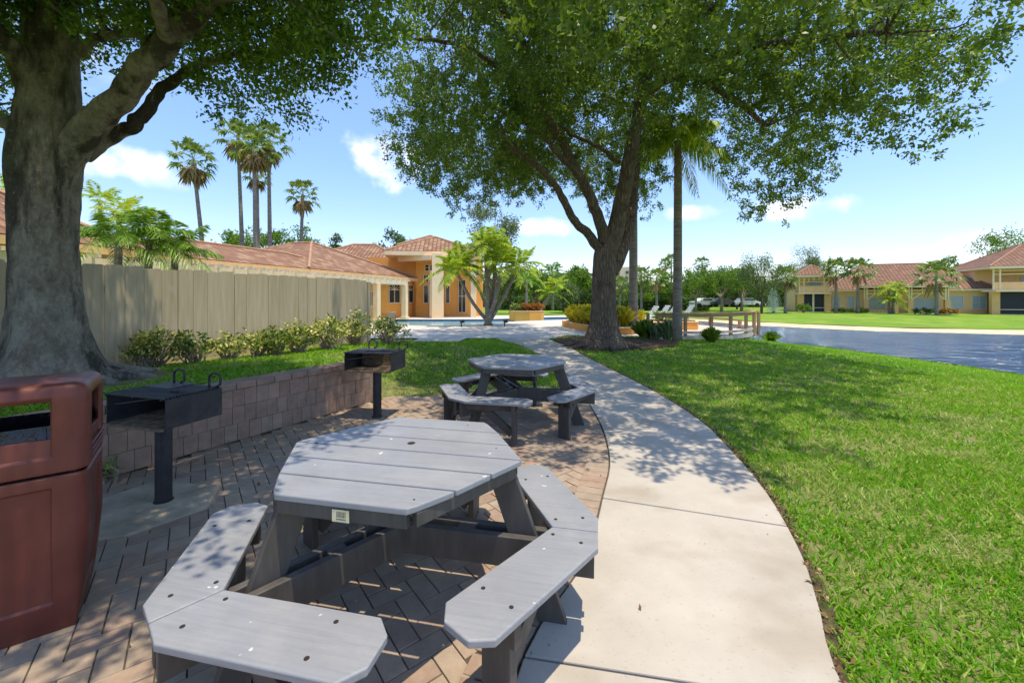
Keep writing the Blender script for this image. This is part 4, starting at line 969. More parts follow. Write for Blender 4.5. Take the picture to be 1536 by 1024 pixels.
# ------------------------------------------------------------------ roofs
def roof_face(b,P):
    """quad/tri with eave first two points; uv: x along the eave, y up the slope (metres)"""
    P=[np.array(p,float) for p in P]; e=unit(P[1]-P[0]); n=unit(np.cross(P[1]-P[0],P[-1]-P[0])); s=np.cross(n,e)
    b.add(P,[tuple(range(len(P)))],[[(float((p-P[0])@e)+50,float((p-P[0])@s)+50) for p in P]])
def hip(name,T,c,u,Lx,Ly,z0,h,m,over=.5,ridge=None,fm=None,fh=.22):
    """hip roof over a rectangle: corner c, along u length Lx, inward width Ly"""
    u=np.array(u,float); v=np.array([-u[1],u[0]]); c=np.array(c,float)
    q=lambda a,d,z:(c[0]+u[0]*a+v[0]*d,c[1]+u[1]*a+v[1]*d,z)
    o=over; s=min(Lx,Ly)/2+o if ridge is None else ridge
    b=MB(); A0,A1,B1,B0=q(-o,-o,z0),q(Lx+o,-o,z0),q(Lx+o,Ly+o,z0),q(-o,Ly+o,z0)
    if Lx>=Ly: R0,R1=q(-o+s,Ly/2,z0+h),q(Lx+o-s,Ly/2,z0+h); roof_face(b,[A0,A1,R1,R0]); roof_face(b,[B1,B0,R0,R1]); roof_face(b,[A1,B1,R1]); roof_face(b,[B0,A0,R0])
    else: R0,R1=q(Lx/2,-o+s,z0+h),q(Lx/2,Ly+o-s,z0+h); roof_face(b,[A0,A1,R0]); roof_face(b,[B1,B0,R1]); roof_face(b,[A1,B1,R1,R0]); roof_face(b,[B0,A0,R0,R1])
    b.cur=1; k=[(A0,R0),(B1,R1),(R0,R1)]+([(A1,R1),(B0,R0)] if Lx>=Ly else [(A1,R0),(B0,R1)])
    for p,r in k:
        if np.linalg.norm(np.array(p)-np.array(r))>.1: b.tube([np.array(p)+[0,0,.02],np.array(r)+[0,0,.02]],.09,6)
    r=b.build(name,[m,M['ridge']],T,world=True)
    if fm:
        b=MB(); cs=[A0,A1,B1,B0]
        V=[(x,y,z0-.02) for x,y,z in cs]+[(x,y,z0-.02-fh) for x,y,z in cs]
        b.add(V,[(0,4,5,1),(1,5,6,2),(2,6,7,3),(3,7,4,0),(4,7,6,5),(0,1,2,3)]); b.build('fascia',fm,T,world=True)
    return r
def block(name,T,c,u,Lx,Ly,z0,z1,m):
    u=np.array(u,float); v=np.array([-u[1],u[0]]); c=np.array(c,float); q=lambda a,d:tuple(c+u*a+v*d)
    b=MB(); b.prism([q(0,0),q(Lx,0),q(Lx,Ly),q(0,Ly)],z0,z1); return b.build(name,m,T,world=True)
def window(T,c,u,s0,s1,z0,z1,out=.02,gm=None,arch=False,name='window',mull=(1,1),fm=None,ft=.06,depth=.05):
    """on a wall: corner c, direction u; s along, proud by out (outward = right hand side of u)"""
    u=np.array(u,float); w=np.array([u[1],-u[0]]); c=np.array(c,float); q=lambda a,d,z:(c[0]+u[0]*a+w[0]*d,c[1]+u[1]*a+w[1]*d,z)
    b=MB(); t=ft
    def bar_(a0,a1,za,zb,o0=0,o1=out+depth):
        P=[q(a0,o0,za),q(a1,o0,za),q(a1,o1,za),q(a0,o1,za),q(a0,o0,zb),q(a1,o0,zb),q(a1,o1,zb),q(a0,o1,zb)]
        b.add(P,[(0,3,2,1),(4,5,6,7),(0,1,5,4),(1,2,6,5),(2,3,7,6),(3,0,4,7)])
    bar_(s0,s1,z0-t,z0); bar_(s0,s1,z1,z1+t); bar_(s0-t,s0,z0-t,z1+t); bar_(s1,s1+t,z0-t,z1+t)
    zs=[z0,z1]
    for k in range(1,mull[0]+1): a=s0+(s1-s0)*k/(mull[0]+1); bar_(a-t*.4,a+t*.4,z0,z1,0,out+depth*.7)
    for k in range(1,mull[1]+1): zz=z0+(z1-z0)*(k/(mull[1]+1) if not arch else .72); bar_(s0,s1,zz-t*.35,zz+t*.35,0,out+depth*.6)
    if arch:
        cx_=(s0+s1)/2
        for a in(.5,1.05,2.1,2.64):
            p=(cx_,z0+(z1-z0)*.72); e=(cx_+(s1-s0)*.5*math.cos(a),p[1]+(z1-z0)*.28*math.sin(a))
            b.bar(q(p[0],out+.03,p[1]),q(e[0],out+.03,e[1]),.03,.03)
    f=b.build(name,fm or M['frame'],T,world=True)
    b=MB(); P=[q(s0,out,z0),q(s1,out,z0),q(s1,out,z1),q(s0,out,z1)]; b.add(P,[(0,1,2,3)]); g=b.build('pane',gm or M['glass'],None)
    # pane becomes a sub-part, in the same local frame
    g.data.transform(__import__('mathutils').Matrix.Translation(-T.location)); g.parent=f
    return f
# ------------------------------------------------------------------ clubhouse
E0=np.array([-12.1,15.0]); E1=np.array([-7.25,31.5]); cu=unit(E1-E0); cn=np.array([-cu[1],cu[0]]); cl=float(np.linalg.norm(E1-E0))
T=thing('clubhouse','long orange stucco clubhouse with pink tiled roofs and pergola','building',(E0[0],E0[1],0))
wc=E0+cn*.9; block('wing_wall',T,wc,cu,cl+1.0,9,0,2.8,M['stucco'])
hip('wing_roof',T,E0+cn*.5-cu*1,cu,11,5.0,3.0,1.0,M['tiles'],.5,3.0,M['fascia'])
hip('main_roof',T,E0+cn*.52+cu*6.6,cu,cl-7.2,10.4,3.01,2.2,M['tiles'],.5,4.9,M['fascia'])
hip('near_roof',T,(-12.7,5.5),(0,1),7.6,8.5,3.05,2.8,M['tiles'],.5,None,M['fascia'])
block('near_wall',T,(-12.9,5.7),(0,1),8.1,8,0,2.85,M['stucco'])
# sloped second roof behind wing
hip('rear_roof',T,(-18,33),(1,.05),9.5,7.5,4.2,2.1,M['tiles'],.4,None,M['cream'])
block('rear_wall',T,(-17.8,33.2),(1,.05),9.4,7,0,4.0,M['stucco'])
block('link_wall',T,(-11.5,32.4),unit(np.array([3.9,.2])),4.2,6,0,4.7,M['stucco'])
fw=lambda px:None
def S_on(c,u,px):
    k=(px-CX)/F; return (k*c[1]-c[0])/(u[0]-k*u[1])
for px0,px1 in((583,599),(606,619)):
    s0,s1=S_on(wc,cu,px0),S_on(wc,cu,px1); window(T,wc,cu,s0,s1,1.15,2.45,arch=True,mull=(1,1),fm=M['cream2'])
s0,s1=S_on(wc,cu,552),S_on(wc,cu,561); window(T,wc,cu,s0,s1,.95,1.9,mull=(1,0),fm=M['cream2'])
for p0,p1 in((335,352),(430,440)):
    s0,s1=S_on(wc,cu,p0),S_on(wc,cu,p1); window(T,wc,cu,s0,s1,1.15,2.3,mull=(1,1),fm=M['cream2'])
# pergola
pa=np.array([-10.9,15.6]); pb=np.array([-7.45,28.3]); pu=unit(pb-pa); pn=np.array([-pu[1],pu[0]]); pl_=float(np.linalg.norm(pb-pa))
b=MB(); b.bar((*(pa-pu*6),2.52),(*(pb+pu*.3),2.52),.14,.26); b.bar((*(pa-pu*6+pn*1.1),2.5),(*(pb+pu*.3+pn*1.1),2.5),.12,.2); b.build('pergola_beam',M['cream2'],T,world=True)
b=MB(); t=-6
while t<pl_+.3:
    p=pa+pu*t; b.bar((*(p-pn*.35),2.70),(*(p+pn*1.5),2.70),.07,.11); t+=.62
b.build('pergola_rafters',M['cream2'],T,world=True)
for t in(-4,0,4.3,8.2,S_on(pa,pu,565),pl_):
    p=pa+pu*t; b=MB(); b.box((p[0],p[1],1.2),(.34,.34,2.4),math.atan2(pu[1],pu[0])); b.box((p[0],p[1],.1),(.46,.46,.2),math.atan2(pu[1],pu[0])); b.build('pergola_column',M['cream'],T,world=True,bevel=.01)
# tower hall facing the pool
tc=np.array([-7.6,32.2]); tu=unit(np.array([5.1,.75])); tl=5.3
block('hall_wall',T,tc,tu,tl,8,0,4.75,M['stucco'])
hip('tower_roof',T,np.array([-8.9,30.3]),unit(np.array([5.1,.75])),6.0,7.5,4.95,1.55,M['tiles'],.55,None,M['cream'],.3)
hip('upper_roof',T,np.array([-9.2,34.6]),unit(np.array([5.1,.75])),4.2,4.2,5.9,1.2,M['tiles'],.5,None,M['cream'],.3)
for px,Y,w,z1 in((656,30.0,.78,4.75),(710,31.2,.42,4.75)):
    x=(px-CX)/F*Y; b=MB(); b.box((x,Y,z1/2),(w,w,z1),R(10)); b.box((x-.1,Y+.3,1.75),(w*1.3,w,3.5),R(10)) if w>.5 else None; b.build('entry_column',M['cream'],T,world=True,bevel=.01)
b=MB(); b.bar(((600-CX)/F*31.6,31.6,4.45),((648-CX)/F*30,30,4.45),.5,.35); b.bar(((656-CX)/F*30,30,4.5),((710-CX)/F*31.2,31.2,4.5),.35,.3); b.build('entry_beam',M['cream'],T,world=True)
for px0,px1,z0,z1,mu in((636,642,1.1,2.45,(0,0)),(636,642,2.75,3.3,(1,1)),(638,643,3.65,4.1,(0,1)),(645.5,651,3.65,4.1,(0,0)),(669,674,1.1,2.45,(0,0)),(669,674,2.75,3.25,(1,1)),(669,674,3.6,4.0,(0,0)),(688,698,.35,2.9,(1,1)),(712,718,3.3,4.1,(0,0))):
    s0,s1=S_on(tc,tu,px0),S_on(tc,tu,px1); window(T,tc,tu,s0,s1,z0,z1,mull=mu,fm=M['cream2'],ft=.05)
s0,s1=S_on(tc,tu,645),S_on(tc,tu,648.5); window(T,tc,tu,s0,s1,.05,2.4,gm=M['door'],name='entry_door',mull=(0,0),fm=M['cream2'])
# ------------------------------------------------------------------ apartments across the lake
A0=np.array([43.3,62.0]); A1=np.array([61.8,53.0]); au=unit(A1-A0); an=np.array([-au[1],au[0]])
T=thing('apartment_building','long two storey tan apartment building across the lake','building',(A0[0],A0[1],-.65))
def SA(px): return S_on(A0,au,px)
Ltot=SA(1600)
gz=-.68
def aq(s,d=0): return A0+au*s+an*d     # d>0 away from camera
block('wall',T,aq(SA(1243)),au,SA(1480)-SA(1243),8,gz,2.5,M['tanwall'])
b=MB(); c0=aq(SA(1243),-.06); c1=aq(SA(1480),-.06); b.bar((*c0,gz+.3),(*c1,gz+.3),.12,.6); b.build('base_band',M['tanorange'],T,world=True)
hip('main_roof',T,aq(SA(1247),0),au,SA(1495)-SA(1247),12,2.65,3.9,M['tiles2'],.5,5.5,M['tantrim'])
def bay(s0,s1,z2,zt,proj_,mids,name,roofh):
    d=-proj_; c=aq(s0,d); Lb_=s1-s0
    block('bay_wall',T,aq(s0,1.2 if True else 0),au,Lb_,8,gz,zt,M['tanwall'])
    b=MB()
    pc=[s0+.35]+[s0+Lb_*m for m in mids]+[s1-.35]
    for s_ in(s0+.3,s1-.3):
        b=MB(); p=aq(s_,d+.3); b.box((p[0],p[1],(gz+z2)/2),(.75,.6,z2-gz),math.atan2(au[1],au[0])); b.build('bay_pier',M['tanorange'],T,world=True)
    b=MB()
    for m in mids: p=aq(s0+Lb_*m,d+.2); b.box((p[0],p[1],(gz+z2)/2),(.22,.2,z2-gz),math.atan2(au[1],au[0]))
    b.bar((*aq(s0+.6,d+.2),gz+.7),(*aq(s1-.6,d+.2),gz+.7),.1,.08); b.bar((*aq(s0+.6,d+.2),gz+.06),(*aq(s1-.6,d+.2),gz+.06),.12,.12); b.build('screen_frame',M['tantrim'],T,world=True)
    b=MB(); b.add([(*aq(s0+.5,d+.35),gz+.05),(*aq(s1-.5,d+.35),gz+.05),(*aq(s1-.5,d+.35),z2),(*aq(s0+.5,d+.35),z2)],[(0,1,2,3)]); b.build('porch_screen',M['screen'],T,world=True)
    b=MB(); p=(aq(s0,d)+aq(s1,d))/2+an*.8; b.box((p[0],p[1],z2+.08),(Lb_+.1,1.7+proj_*.6,.22),math.atan2(au[1],au[0])); b.build('balcony_floor',M['tantrim'],T,world=True)
    b=MB(); b.bar((*aq(s0+.1,d+.15),z2+.62),(*aq(s1-.1,d+.15),z2+.62),.07,.85); b.build('balcony_panel',M['tanwall'],T,world=True)
    b=MB(); b.bar((*aq(s0,d+.12),z2+1.1),(*aq(s1,d+.12),z2+1.1),.14,.1)
    for s_ in(s0+.12,s0+.7,s1-.7,s1-.12): p=aq(s_,d+.12); b.box((p[0],p[1],(z2+zt)/2),(.14,.14,zt-z2),math.atan2(au[1],au[0]))
    for z_ in(zt-.95,zt-.5): b.bar((*aq(s0+.1,d+.12),z_),(*aq(s1-.1,d+.12),z_),.1,.09)
    cm=(s0+s1)/2
    for k in range(4):
        a=PI*k/4; b.bar((*aq(cm-.45*math.cos(a),d+.1),zt-.5-.38*math.sin(a)),(*aq(cm+.45*math.cos(a),d+.1),zt-.5+.38*math.sin(a)),.06,.07)
    for s_ in(cm-.6,cm+.6): b.bar((*aq(s_,d+.1),zt-.95),(*aq(s_,d+.1),zt),.08,.1)
    b.build('balcony_trellis',M['tantrim'],T,world=True)
    window(T,aq(s0,1.2),au,Lb_*.45,Lb_*.85,z2+.3,z2+2.0,gm=M['glassblue'],mull=(1,0),fm=M['frame'],name='balcony_door')
    hip(name,T,aq(s0,d),au,Lb_,proj_+8,zt+.05,roofh,M['tiles2'],.45,None,M['tantrim'],.28)
bay(0,SA(1241),2.05,4.75,1.6,(.48,),'bay_roof',1.6)
bay(SA(1480)-.6,SA(1480)+9,2.25,5.35,2.6,(.36,.7),'bay_roof',3.0)
def porch(s0,s1):
    b=MB(); d=-1.5
    for s_ in(s0,s1): b=MB(); p=aq(s_,d); b.box((p[0],p[1],gz+.95),(.55,.5,1.9),math.atan2(au[1],au[0])); b.build('porch_pier',M['tanorange'],T,world=True)
    b=MB()
    for s_ in(s0-.12,s0+.15,s1-.15,s1+.12): p=aq(s_,d); b.box((p[0],p[1],2.1),(.13,.13,1.9),math.atan2(au[1],au[0]))
    for z_ in(2.95,2.5,2.05): b.bar((*aq(s0,d),z_),(*aq(s1,d),z_),.12,.1)
    cm=(s0+s1)/2
    for k in range(4):
        a=PI*k/4; b.bar((*aq(cm-.5*math.cos(a),d-.02),2.5-.42*math.sin(a)),(*aq(cm+.5*math.cos(a),d-.02),2.5+.42*math.sin(a)),.06,.07)
    for s_ in(cm-.6,cm+.6): b.bar((*aq(s_,d-.02),2.05),(*aq(s_,d-.02),2.95),.09,.1)
    b.bar((*aq(s0+.1,d),1.15),(*aq(s0+1.1,d),2.05),.1,.1); b.bar((*aq(s1-.1,d),1.15),(*aq(s1-1.1,d),2.05),.1,.1)
    b.build('porch_trellis',M['tantrim'],T,world=True)
    b=MB(); b.bar((*aq(s0+.3,d),gz+.35),(*aq(s1-.3,d),gz+.35),.08,.07); b.bar((*aq(s0+.3,d),gz+.1),(*aq(s1-.3,d),gz+.1),.08,.08)
    k=s0+.5
    while k<s1-.3: b.bar((*aq(k,d),gz+.05),(*aq(k,d),gz+.38),.07,.07,up=(1,0,0)); k+=.45
    b.build('porch_rail',M['tantrim'],T,world=True)
    hip('porch_roof',T,aq(s0-.3,d-.2),au,s1-s0+.6,5,3.08,1.15,M['tiles2'],.3,None,M['tantrim'],.2)
    window(T,aq(s0,0),au,(s1-s0)*.25,(s1-s0)*.8,gz+.3,gz+2.1,gm=M['glassblue'],mull=(1,0),name='patio_door')
porch(SA(1293),SA(1336)); porch(SA(1358),SA(1412))
for p0,p1 in((1249,1259),(1271,1281),(1425,1444),(1459,1479)):
    window(T,aq(0,0),au,SA(p0),SA(p1),gz+.75,gz+2.35,gm=M['glassblue'],mull=(1,1))
# distant hotel
T=thing('hotel_building','distant pale multi storey building beyond the trees','building',(52,205,0))
for x0,x1,z1 in((20,42,13.0),(44,57,15.0),(53,60,16.5)):
    b=MB(); b.box(((x0+x1)/2,205+(0 if x0!=44 else 2),z1/2),(x1-x0,10,z1)); b.build('wall',M['hotel'],T,world=True)
for k in range(5):
    for x0,x1 in((21,41),(45,52.5)):
        b=MB(); b.box(((x0+x1)/2,199.6+(2 if x0==45 else 0),1.9+k*2.7),(x1-x0,.3,1.3)); b.build('window_band',M['glass'],T,world=True)
    b=MB(); b.box((56.5,199.9,2.2+k*2.9),(1.4,.3,1.4)); b.build('window',M['glass'],T,world=True)
# ------------------------------------------------------------------ distant trees
def tree(name,label,x,y,z0,h,rx,mleaf,n_blob,seed,trunkm=None,cz=.55,flat=.8,nleaf=16,ls=.3,tw=14,forks=5,group='trees beyond the lake and pool',hang=0,tr=.16,cat='tree'):
    T=thing(name,label,cat,(x,y,z0),0,group); rs=np.random.default_rng(seed)
    b=MB(); hb=h*(cz-.12); b.tube([(x,y,z0-.2),(x+.1,y,z0+hb*.5),(x,y,z0+hb)],[tr*1.2,tr,tr*.85],8,.08,seed)
    C=[];r=[]
    for k in range(n_blob):
        d=unit(rs.normal(size=3)); q=rs.uniform(.35,1)**.5; c=np.array([x,y,z0+h*(cz+(1-cz)*.42)])+d*np.array([rx*.8,rx*.8,h*(1-cz)*.55])*q; C.append(c); r.append(rs.uniform(.22,.36)*rx)
    for k in range(forks):
        c=C[k]; b.tube(spline([(x,y,z0+hb*.8),((x+c[0])/2+rs.normal()*.2,(y+c[1])/2,z0+hb+(c[2]-z0-hb)*.35),c],3),[tr*.6-(tr*.5)*j/6 for j in range(7)],6,.05,k,cap=False)
    b.build('trunk',trunkm or M['twigdark'],T,world=True,smooth=True)
    C=np.array(C); r=np.array(r); out=[]
    for c,rr in zip(C,r):
        k=tw; d=unit(rs.normal(size=(k,3))); t=c+d*rr*rs.uniform(.5,1,(k,1))*np.array([1,1,flat]); 
        p=(t[:,None,:]+rs.normal(size=(k,nleaf,3))*rr*.2).reshape(-1,3)
        if hang: p[:,2]-=np.abs(rs.normal(size=len(p)))*hang
        out.append(leaves(p,ls*rs.uniform(.6,1.2,len(p)),ls*.5*rs.uniform(.7,1.2,len(p)),bias=np.array([0,0,-.2-hang*.5])))
    bulk('crown',np.concatenate(out),4,mleaf,T); return T
def tr_px(name,label,px,ptop,wpx,Y,mleaf,nb=12,seed=1,**k):
    x=(px-CX)/F*Y; z0=float(H(x,Y)[0]); h=CH+(YH-ptop)/F*Y-z0; return tree(name,label,x,Y,z0,h,wpx/2/F*Y,M[mleaf],nb,seed,**k)
TL=[('broad_tree','light green tree behind the tall fan palms',365,335,90,48,'farleaf',16,dict(ls=.35)),
('broad_tree','green tree behind the shortest lone fan palm',435,338,80,50,'farleaf',16,dict(ls=.35)),
('broad_tree','low tree crown just past the clubhouse ridge peak',490,350,60,52,'fardark',10,dict(ls=.35)),
('dark_tree','small dark tree over the clubhouse roof left of its tower',590,343,72,46,'fardark',14,dict(ls=.3)),
('olive_tree','grey green tree behind the lime palms on the pool deck',733,300,105,40,'farolive',24,dict(ls=.22,tw=20)),
('broad_tree','round dark tree behind the poolside planter, left',765,398,75,48,'fardark',16,dict(ls=.3,cz=.4)),
('broad_tree','bright green tree behind the poolside planter, right',808,402,70,46,'farleaf',14,dict(ls=.3,cz=.4)),
('round_tree','tall round topped tree in front of the distant pale building',868,399,56,62,'farleaf',18,dict(ls=.35,cz=.6)),
('broad_tree','yellowish tree left of the oak trunk in the distance',845,425,60,56,'farolive',14,dict(ls=.3,cz=.4)),
('broad_tree','low tree immediately left of the oak trunk far away',885,425,50,66,'fardark',12,dict(ls=.35,cz=.35)),
('broad_tree','low green tree below the distant pale building',938,436,40,72,'farleaf',12,dict(ls=.35,cz=.3)),
('pale_limbed_tree','pale limbed tree just right of the slim palm trunk',1043,402,72,60,'farleaf',16,dict(trunkm=M['twig'],forks=8,cz=.5,ls=.3,tr=.2)),
('pale_limbed_tree','pale limbed tree in the middle of the far row',1082,400,70,61,'farleaf',16,dict(trunkm=M['twig'],forks=8,cz=.5,ls=.3,tr=.2)),
('pale_limbed_tree','pale limbed tree behind the far end of the deck rail',1112,405,60,63,'farleaf',16,dict(trunkm=M['twig'],forks=8,cz=.5,ls=.3,tr=.2)),
('broad_tree','dark green tree behind the pale limbed ones',1060,396,70,72,'fardark',14,dict(ls=.35,cz=.35)),
('broad_tree','deep green tree filling the gap left of the willowy tree',1105,400,60,74,'fardark',14,dict(ls=.35,cz=.3)),
('broad_tree','green tree seen between the two grey palm trunks',975,408,60,66,'farleaf',16,dict(ls=.3,cz=.35)),
('broad_tree','green tree directly behind the slim palm trunk',1010,402,54,64,'farleaf',14,dict(ls=.3,cz=.4)),
('willowy_tree','dusky weeping tree left of the white fountain',1142,378,74,54,'farolive',20,dict(ls=.22,tw=20,hang=.8,forks=7,cz=.48)),
('willowy_tree','taller dusky weeping tree over the fountain',1200,364,84,74,'farolive',20,dict(ls=.22,tw=18,hang=.7,forks=8,cz=.5)),
('dark_tree','dark tree behind the left end of the apartments',1228,385,64,76,'fardark',16,dict(ls=.35,cz=.4)),
('broad_tree','small green crown peeking over the apartment roof ridge',1430,388,46,80,'farleaf',10,dict(ls=.4)),
('broad_tree','large bright tree behind the right end of the apartments',1535,338,110,78,'farleaf',22,dict(ls=.45)),]
for i,(nm,lb,px,pt,w,Y,lm,nb,kw) in enumerate(TL): tr_px(nm,lb,px,pt,w,Y,lm,nb,100+i,**kw)
# palms across the water
for i,(px,pb,py,Y,cr,lb) in enumerate(((1178,468,412,55,2.1,'fan palm with hanging brown skirt beside the fountain'),(1254,469,403,56,2.3,'fan palm in front of the apartment wall, left of the pair'),(1287,469,402,55,2.3,'fan palm right of the pair before the apartments'),(1405,472,411,49,2.5,'stout fan palm in front of the right apartment porch'),
    (930,462,425,60,1.8,'small fan palm right of the oak trunk far off'),(962,462,412,58,2.0,'fan palm between the two grey palm trunks'),(985,463,415,56,2.0,'fan palm left of the slim palm trunk far off'),(998,462,395,80,1.8,'tall fan palm silhouette above the far trees'),(1007,462,388,84,1.8,'tallest fan palm silhouette near the slim palm trunk'),(1053,462,393,78,1.8,'fan palm top above the pale limbed trees'))):
    x=(px-CX)/F*Y; z0=float(H(x,Y)[0]); fanpalm('cabbage_palm',lb,(x,Y,z0),at(px,py+2,Y),.15,cr,'fan palms across the water',nf=24,dead=6 if i in(0,) else 2)
x=(1338-CX)/F*53; feather('clump_palm','bushy lime green palm clump between the two porches',(x,53,-.65),[(at(1333,435,53),.12,None),(at(1343,430,53.4),.12,None),(at(1338,450,52.6),.1,None)],M['palmyellow'],12,2.0,.6,.12,.7,n=12,elr=(-.2,1.2))
x=(829-CX)/F*50; feather('feather_palm','dark feather palm above the trees right of the lime clump',(x,50,0),[(at(829,408,50),.15,None)],M['palmgreen'],14,2.2,.6,.12,.6,n=12)
x=(806-CX)/F*38; feather('feather_palm','leaning lime feather palm right of the poolside planter',(x,38,0),[(at(834,428,38),.10,None),(at(826,440,38),.09,None)],M['palmyellow'],10,1.8,.5,.1,.6,n=12)
x=(790-CX)/F*33; feather('feather_palm','slim feather palm rising straight behind the red plants',(x,33,0),[(at(790,420,33),.09,None)],M['palmgreen'],12,1.6,.4,.08,.7,n=12)
for i,(px,py,Y,w,h,m_,lb) in enumerate(((1205,470,57,1.0,1.2,'farleaf','small round bush left of the apartments'),(1262,472,58,1.2,.6,'fardark','low bush at the foot of the left apartment palm'),(1290,472,57,1.1,.6,'fardark','low bush at the foot of the second apartment palm'),(1390,475,51,1.8,.8,'fardark','dark bush before the right apartment porch'),(1422,475,50,1.0,.7,'redleaf','reddish bush beside the right apartment windows'))):
    x=(px-CX)/F*Y; shrub('round_bush',lb,(x,Y,float(H(x,Y)[0])),w,w*.7,h,M[m_],40,12,.28,.14,'bushes along the apartments')
# far woods closing the horizon
P=[]
xs=np.concatenate([rng.uniform(-60,160,5200)]); ys=rng.uniform(88,112,5200); hh=4+1.6*np.sin(xs*.11)*np.sin(xs*.047+1)+rng.uniform(-.5,1.2,5200)-1.6*np.exp(-((xs/ys-.27)/.05)**2)
C=np.stack([xs,ys,hh*rng.uniform(0,1,5200)**.6],1); p=(C[:,None,:]+rng.normal(size=(5200,14,3))*.7).reshape(-1,3)
o=bulk('far_woods',leaves(p,1.0,.6),4,M['fardark']); tagp(o,'dark green mass of woods along the far horizon','woods',None,'stuff')
xs=rng.uniform(-2,32,1500); ys=rng.uniform(66,70,1500); C=np.stack([xs,ys,1.6*rng.uniform(0,1,1500)-.3],1); p=(C[:,None,:]+rng.normal(size=(1500,12,3))*.3).reshape(-1,3)
o=bulk('hedge_mass',leaves(p,.45,.28),4,M['fardark']); tagp(o,'low dark hedge running below the distant trees','hedge',None,'stuff')
# fountain
fx=at(1160,468,57); T=thing('fountain','tall white fountain spray across the lawn','fountain',(fx[0],fx[1],-.6)); n=11000
u=rng.uniform(0,1,n); z=3.1*(1-u**1.6)+rng.normal(size=n)*.12+.1; r=np.abs(rng.normal(size=n))*(.10+.55*u**1.3); a=rng.uniform(0,2*PI,n); P=np.stack([fx[0]+r*np.cos(a),fx[1]+r*np.sin(a),-.6+z],1)
bulk('water_jet',leaves(P,.07,.04,bias=np.array([0,0,-1])),4,M['fountain'],T)
b=MB(); b.tube([(0,0,0),(0,0,.12)],.22,12); b.build('nozzle_float',M['blackplastic'],T)
# parked cars far off
def car(lb,x,y,m_,rz):
    T=thing('parked_car',lb,'car',(x,y,0),rz,'cars parked beyond the far trees')
    b=MB(); pr=[(-2.2,.35),(-2.2,.85),(-1.3,.95),(-.7,1.42),(.8,1.42),(1.4,.95),(2.2,.8),(2.2,.35)]
    V=[(x_,-.85,z_) for x_,z_ in pr]+[(x_,.85,z_) for x_,z_ in pr]; b.add(V,[tuple(range(8)),tuple(range(15,7,-1))]+[(i,i+8,(i+1)%8+8,(i+1)%8) for i in range(8)]); b.build('body',m_,T,bevel=.06)
    b=MB(); b.box((.05,0,1.18),(1.5,1.73,.3)); b.build('window',M['glass'],T)
    for sx in(-1.35,1.35):
        for sy in(-.8,.8): b=MB(); b.tube([(sx,sy-.1,.33),(sx,sy+.1,.33)],.33,12); b.build('wheel',M['tyre'],T)
for px,m_,lb in((1057,'carwhite','white car under the pale limbed trees'),(1082,'cardark','dark car between two white ones under the trees'),(1118,'carwhite','white car nearest the weeping tree')): car(lb,(px-CX)/F*64.5,64.5,M[m_],R(4))

# ------------------------------------------------------------------ light, sky, camera
SUN_EL=R(79); SUN_AZ=math.atan2(-.065,.10)
d=np.array([math.cos(SUN_AZ)*math.cos(SUN_EL),math.sin(SUN_AZ)*math.cos(SUN_EL),math.sin(SUN_EL)])
ld=bpy.data.lights.new('sun','SUN'); ld.energy=2.0; ld.angle=R(.5); ld.color=(1,.945,.86); lo=bpy.data.objects.new('sun',ld); COL.objects.link(lo)
from mathutils import Vector
lo.rotation_euler=Vector(d).to_track_quat('Z','Y').to_euler()
W=bpy.data.worlds.new('World'); S.world=W; W.use_nodes=True; nt=W.node_tree; bg=nt.nodes['Background']; bg.inputs[1].default_value=.15
sky=nt.nodes.new('ShaderNodeTexSky'); sky.sky_type='NISHITA'; sky.sun_disc=False; sky.sun_elevation=SUN_EL; sky.sun_rotation=PI/2-SUN_AZ
sky.air_density=1.0; sky.dust_density=.35; sky.ozone_density=1.5; sky.altitude=0
class WM: node_tree=nt
wm=WM()
tc_=nt.nodes.new('ShaderNodeTexCoord'); gen=tc_.outputs['Generated']
nz=nt.nodes.new('ShaderNodeTexNoise'); nz.inputs['Scale'].default_value=13; nz.inputs['Detail'].default_value=6; nt.links.new(gen,nz.inputs['Vector'])
total=None
def wmath(op,a,b=None):
    m=nt.nodes.new('ShaderNodeMath'); m.operation=op
    for i,v in enumerate((a,b)):
        if v is None: continue
        if isinstance(v,(int,float)): m.inputs[i].default_value=v
        else: nt.links.new(v,m.inputs[i])
    return m.outputs[0]
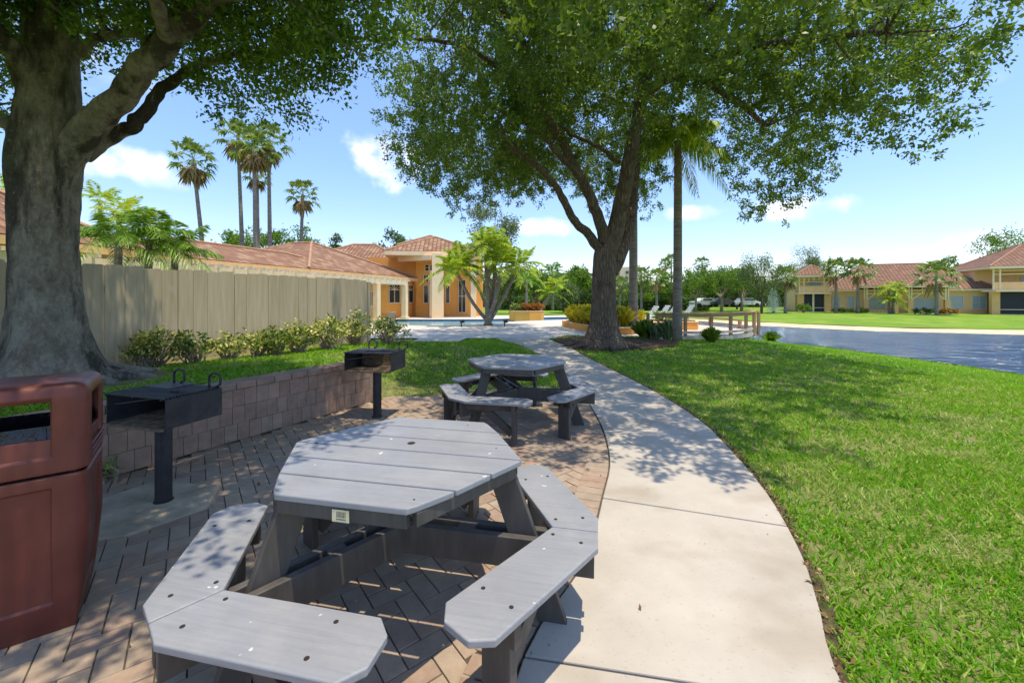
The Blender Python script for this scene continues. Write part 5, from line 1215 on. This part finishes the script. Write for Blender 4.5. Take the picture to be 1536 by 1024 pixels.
for (px,py,w,h,s) in ((158,237,.075,.032,1.0),(580,240,.085,.055,1.1),(1190,314,.085,.022,.75),(1048,320,.06,.016,.6),(825,342,.07,.018,.6),(235,265,.05,.022,.3),(1472,118,.03,.014,.3),(1480,362,.05,.02,.3),(150,100,.06,.04,.5)):
    dv=np.array([(px-CX)/F,1,-(py-YH)/F]); dv/=np.linalg.norm(dv); r_=unit(np.cross(dv,(0,0,1))); u_=np.cross(r_,dv)
    def dot(vv):
        n=nt.nodes.new('ShaderNodeVectorMath'); n.operation='DOT_PRODUCT'; nt.links.new(gen,n.inputs[0]); n.inputs[1].default_value=tuple(float(q) for q in vv); return n.outputs['Value']
    a=wmath('POWER',wmath('ABSOLUTE',wmath('DIVIDE',dot(r_),w)),2.0); c=wmath('POWER',wmath('ABSOLUTE',wmath('DIVIDE',dot(u_),h)),2.0)
    e=wmath('SUBTRACT',1.0,wmath('ADD',a,c)); e=wmath('ADD',e,wmath('MULTIPLY',wmath('SUBTRACT',nz.outputs[0],.5),7.5))
    fwd=wmath('GREATER_THAN',dot(dv),.5); cl=nt.nodes.new('ShaderNodeMapRange'); nt.links.new(e,cl.inputs[0]); cl.inputs[1].default_value=-.6; cl.inputs[2].default_value=2.6; cl.interpolation_type='SMOOTHSTEP'
    v=wmath('MULTIPLY',wmath('MULTIPLY',cl.outputs[0],fwd),s); total=v if total is None else wmath('MAXIMUM',total,v)
mx=nt.nodes.new('ShaderNodeMix'); mx.data_type='RGBA'; nt.links.new(wmath('MINIMUM',total,.95),mx.inputs[0]); mx.inputs[7].default_value=(4.6,4.7,5.2,1)
hs=nt.nodes.new('ShaderNodeHueSaturation'); hs.inputs['Saturation'].default_value=1.08; hs.inputs['Value'].default_value=1.0; nt.links.new(sky.outputs[0],hs.inputs['Color'])
sz=nt.nodes.new('ShaderNodeSeparateXYZ'); nt.links.new(gen,sz.inputs[0])
gr_=nt.nodes.new('ShaderNodeValToRGB'); nt.links.new(sz.outputs[2],gr_.inputs[0]); e_=gr_.color_ramp.elements; e_[0].position=0; e_[0].color=(.53,.535,.69,1); e_[1].position=.8; e_[1].color=(.86,.90,1.0,1)
k_=gr_.color_ramp.elements.new(.28); k_.color=(.58,.655,.86,1)
mm=nt.nodes.new('ShaderNodeMix'); mm.data_type='RGBA'; mm.blend_type='MULTIPLY'; mm.inputs[0].default_value=1; nt.links.new(hs.outputs[0],mm.inputs[6]); nt.links.new(gr_.outputs[0],mm.inputs[7])
nt.links.new(mm.outputs[2],mx.inputs[6]); nt.links.new(mx.outputs[2],bg.inputs[0])
cd=bpy.data.cameras.new('camera'); co=bpy.data.objects.new('camera',cd); COL.objects.link(co); co.location=(0,0,CH); co.rotation_euler=(PI/2,0,0)
cd.sensor_width=36; cd.lens=F/1536*36; cd.shift_y=(YH-512)/1536; cd.clip_start=.05; cd.clip_end=4000; S.camera=co
S.view_settings.view_transform='Standard'; S.view_settings.look='None'; S.view_settings.gamma=1; S.view_settings.exposure=1.38; S.view_settings.use_white_balance=True; S.view_settings.white_balance_temperature=7700; S.view_settings.white_balance_tint=8
S.render.engine='CYCLES'; S.cycles.use_denoising=True; S.cycles.max_bounces=6; S.cycles.transparent_max_bounces=8; S.cycles.sample_clamp_indirect=6
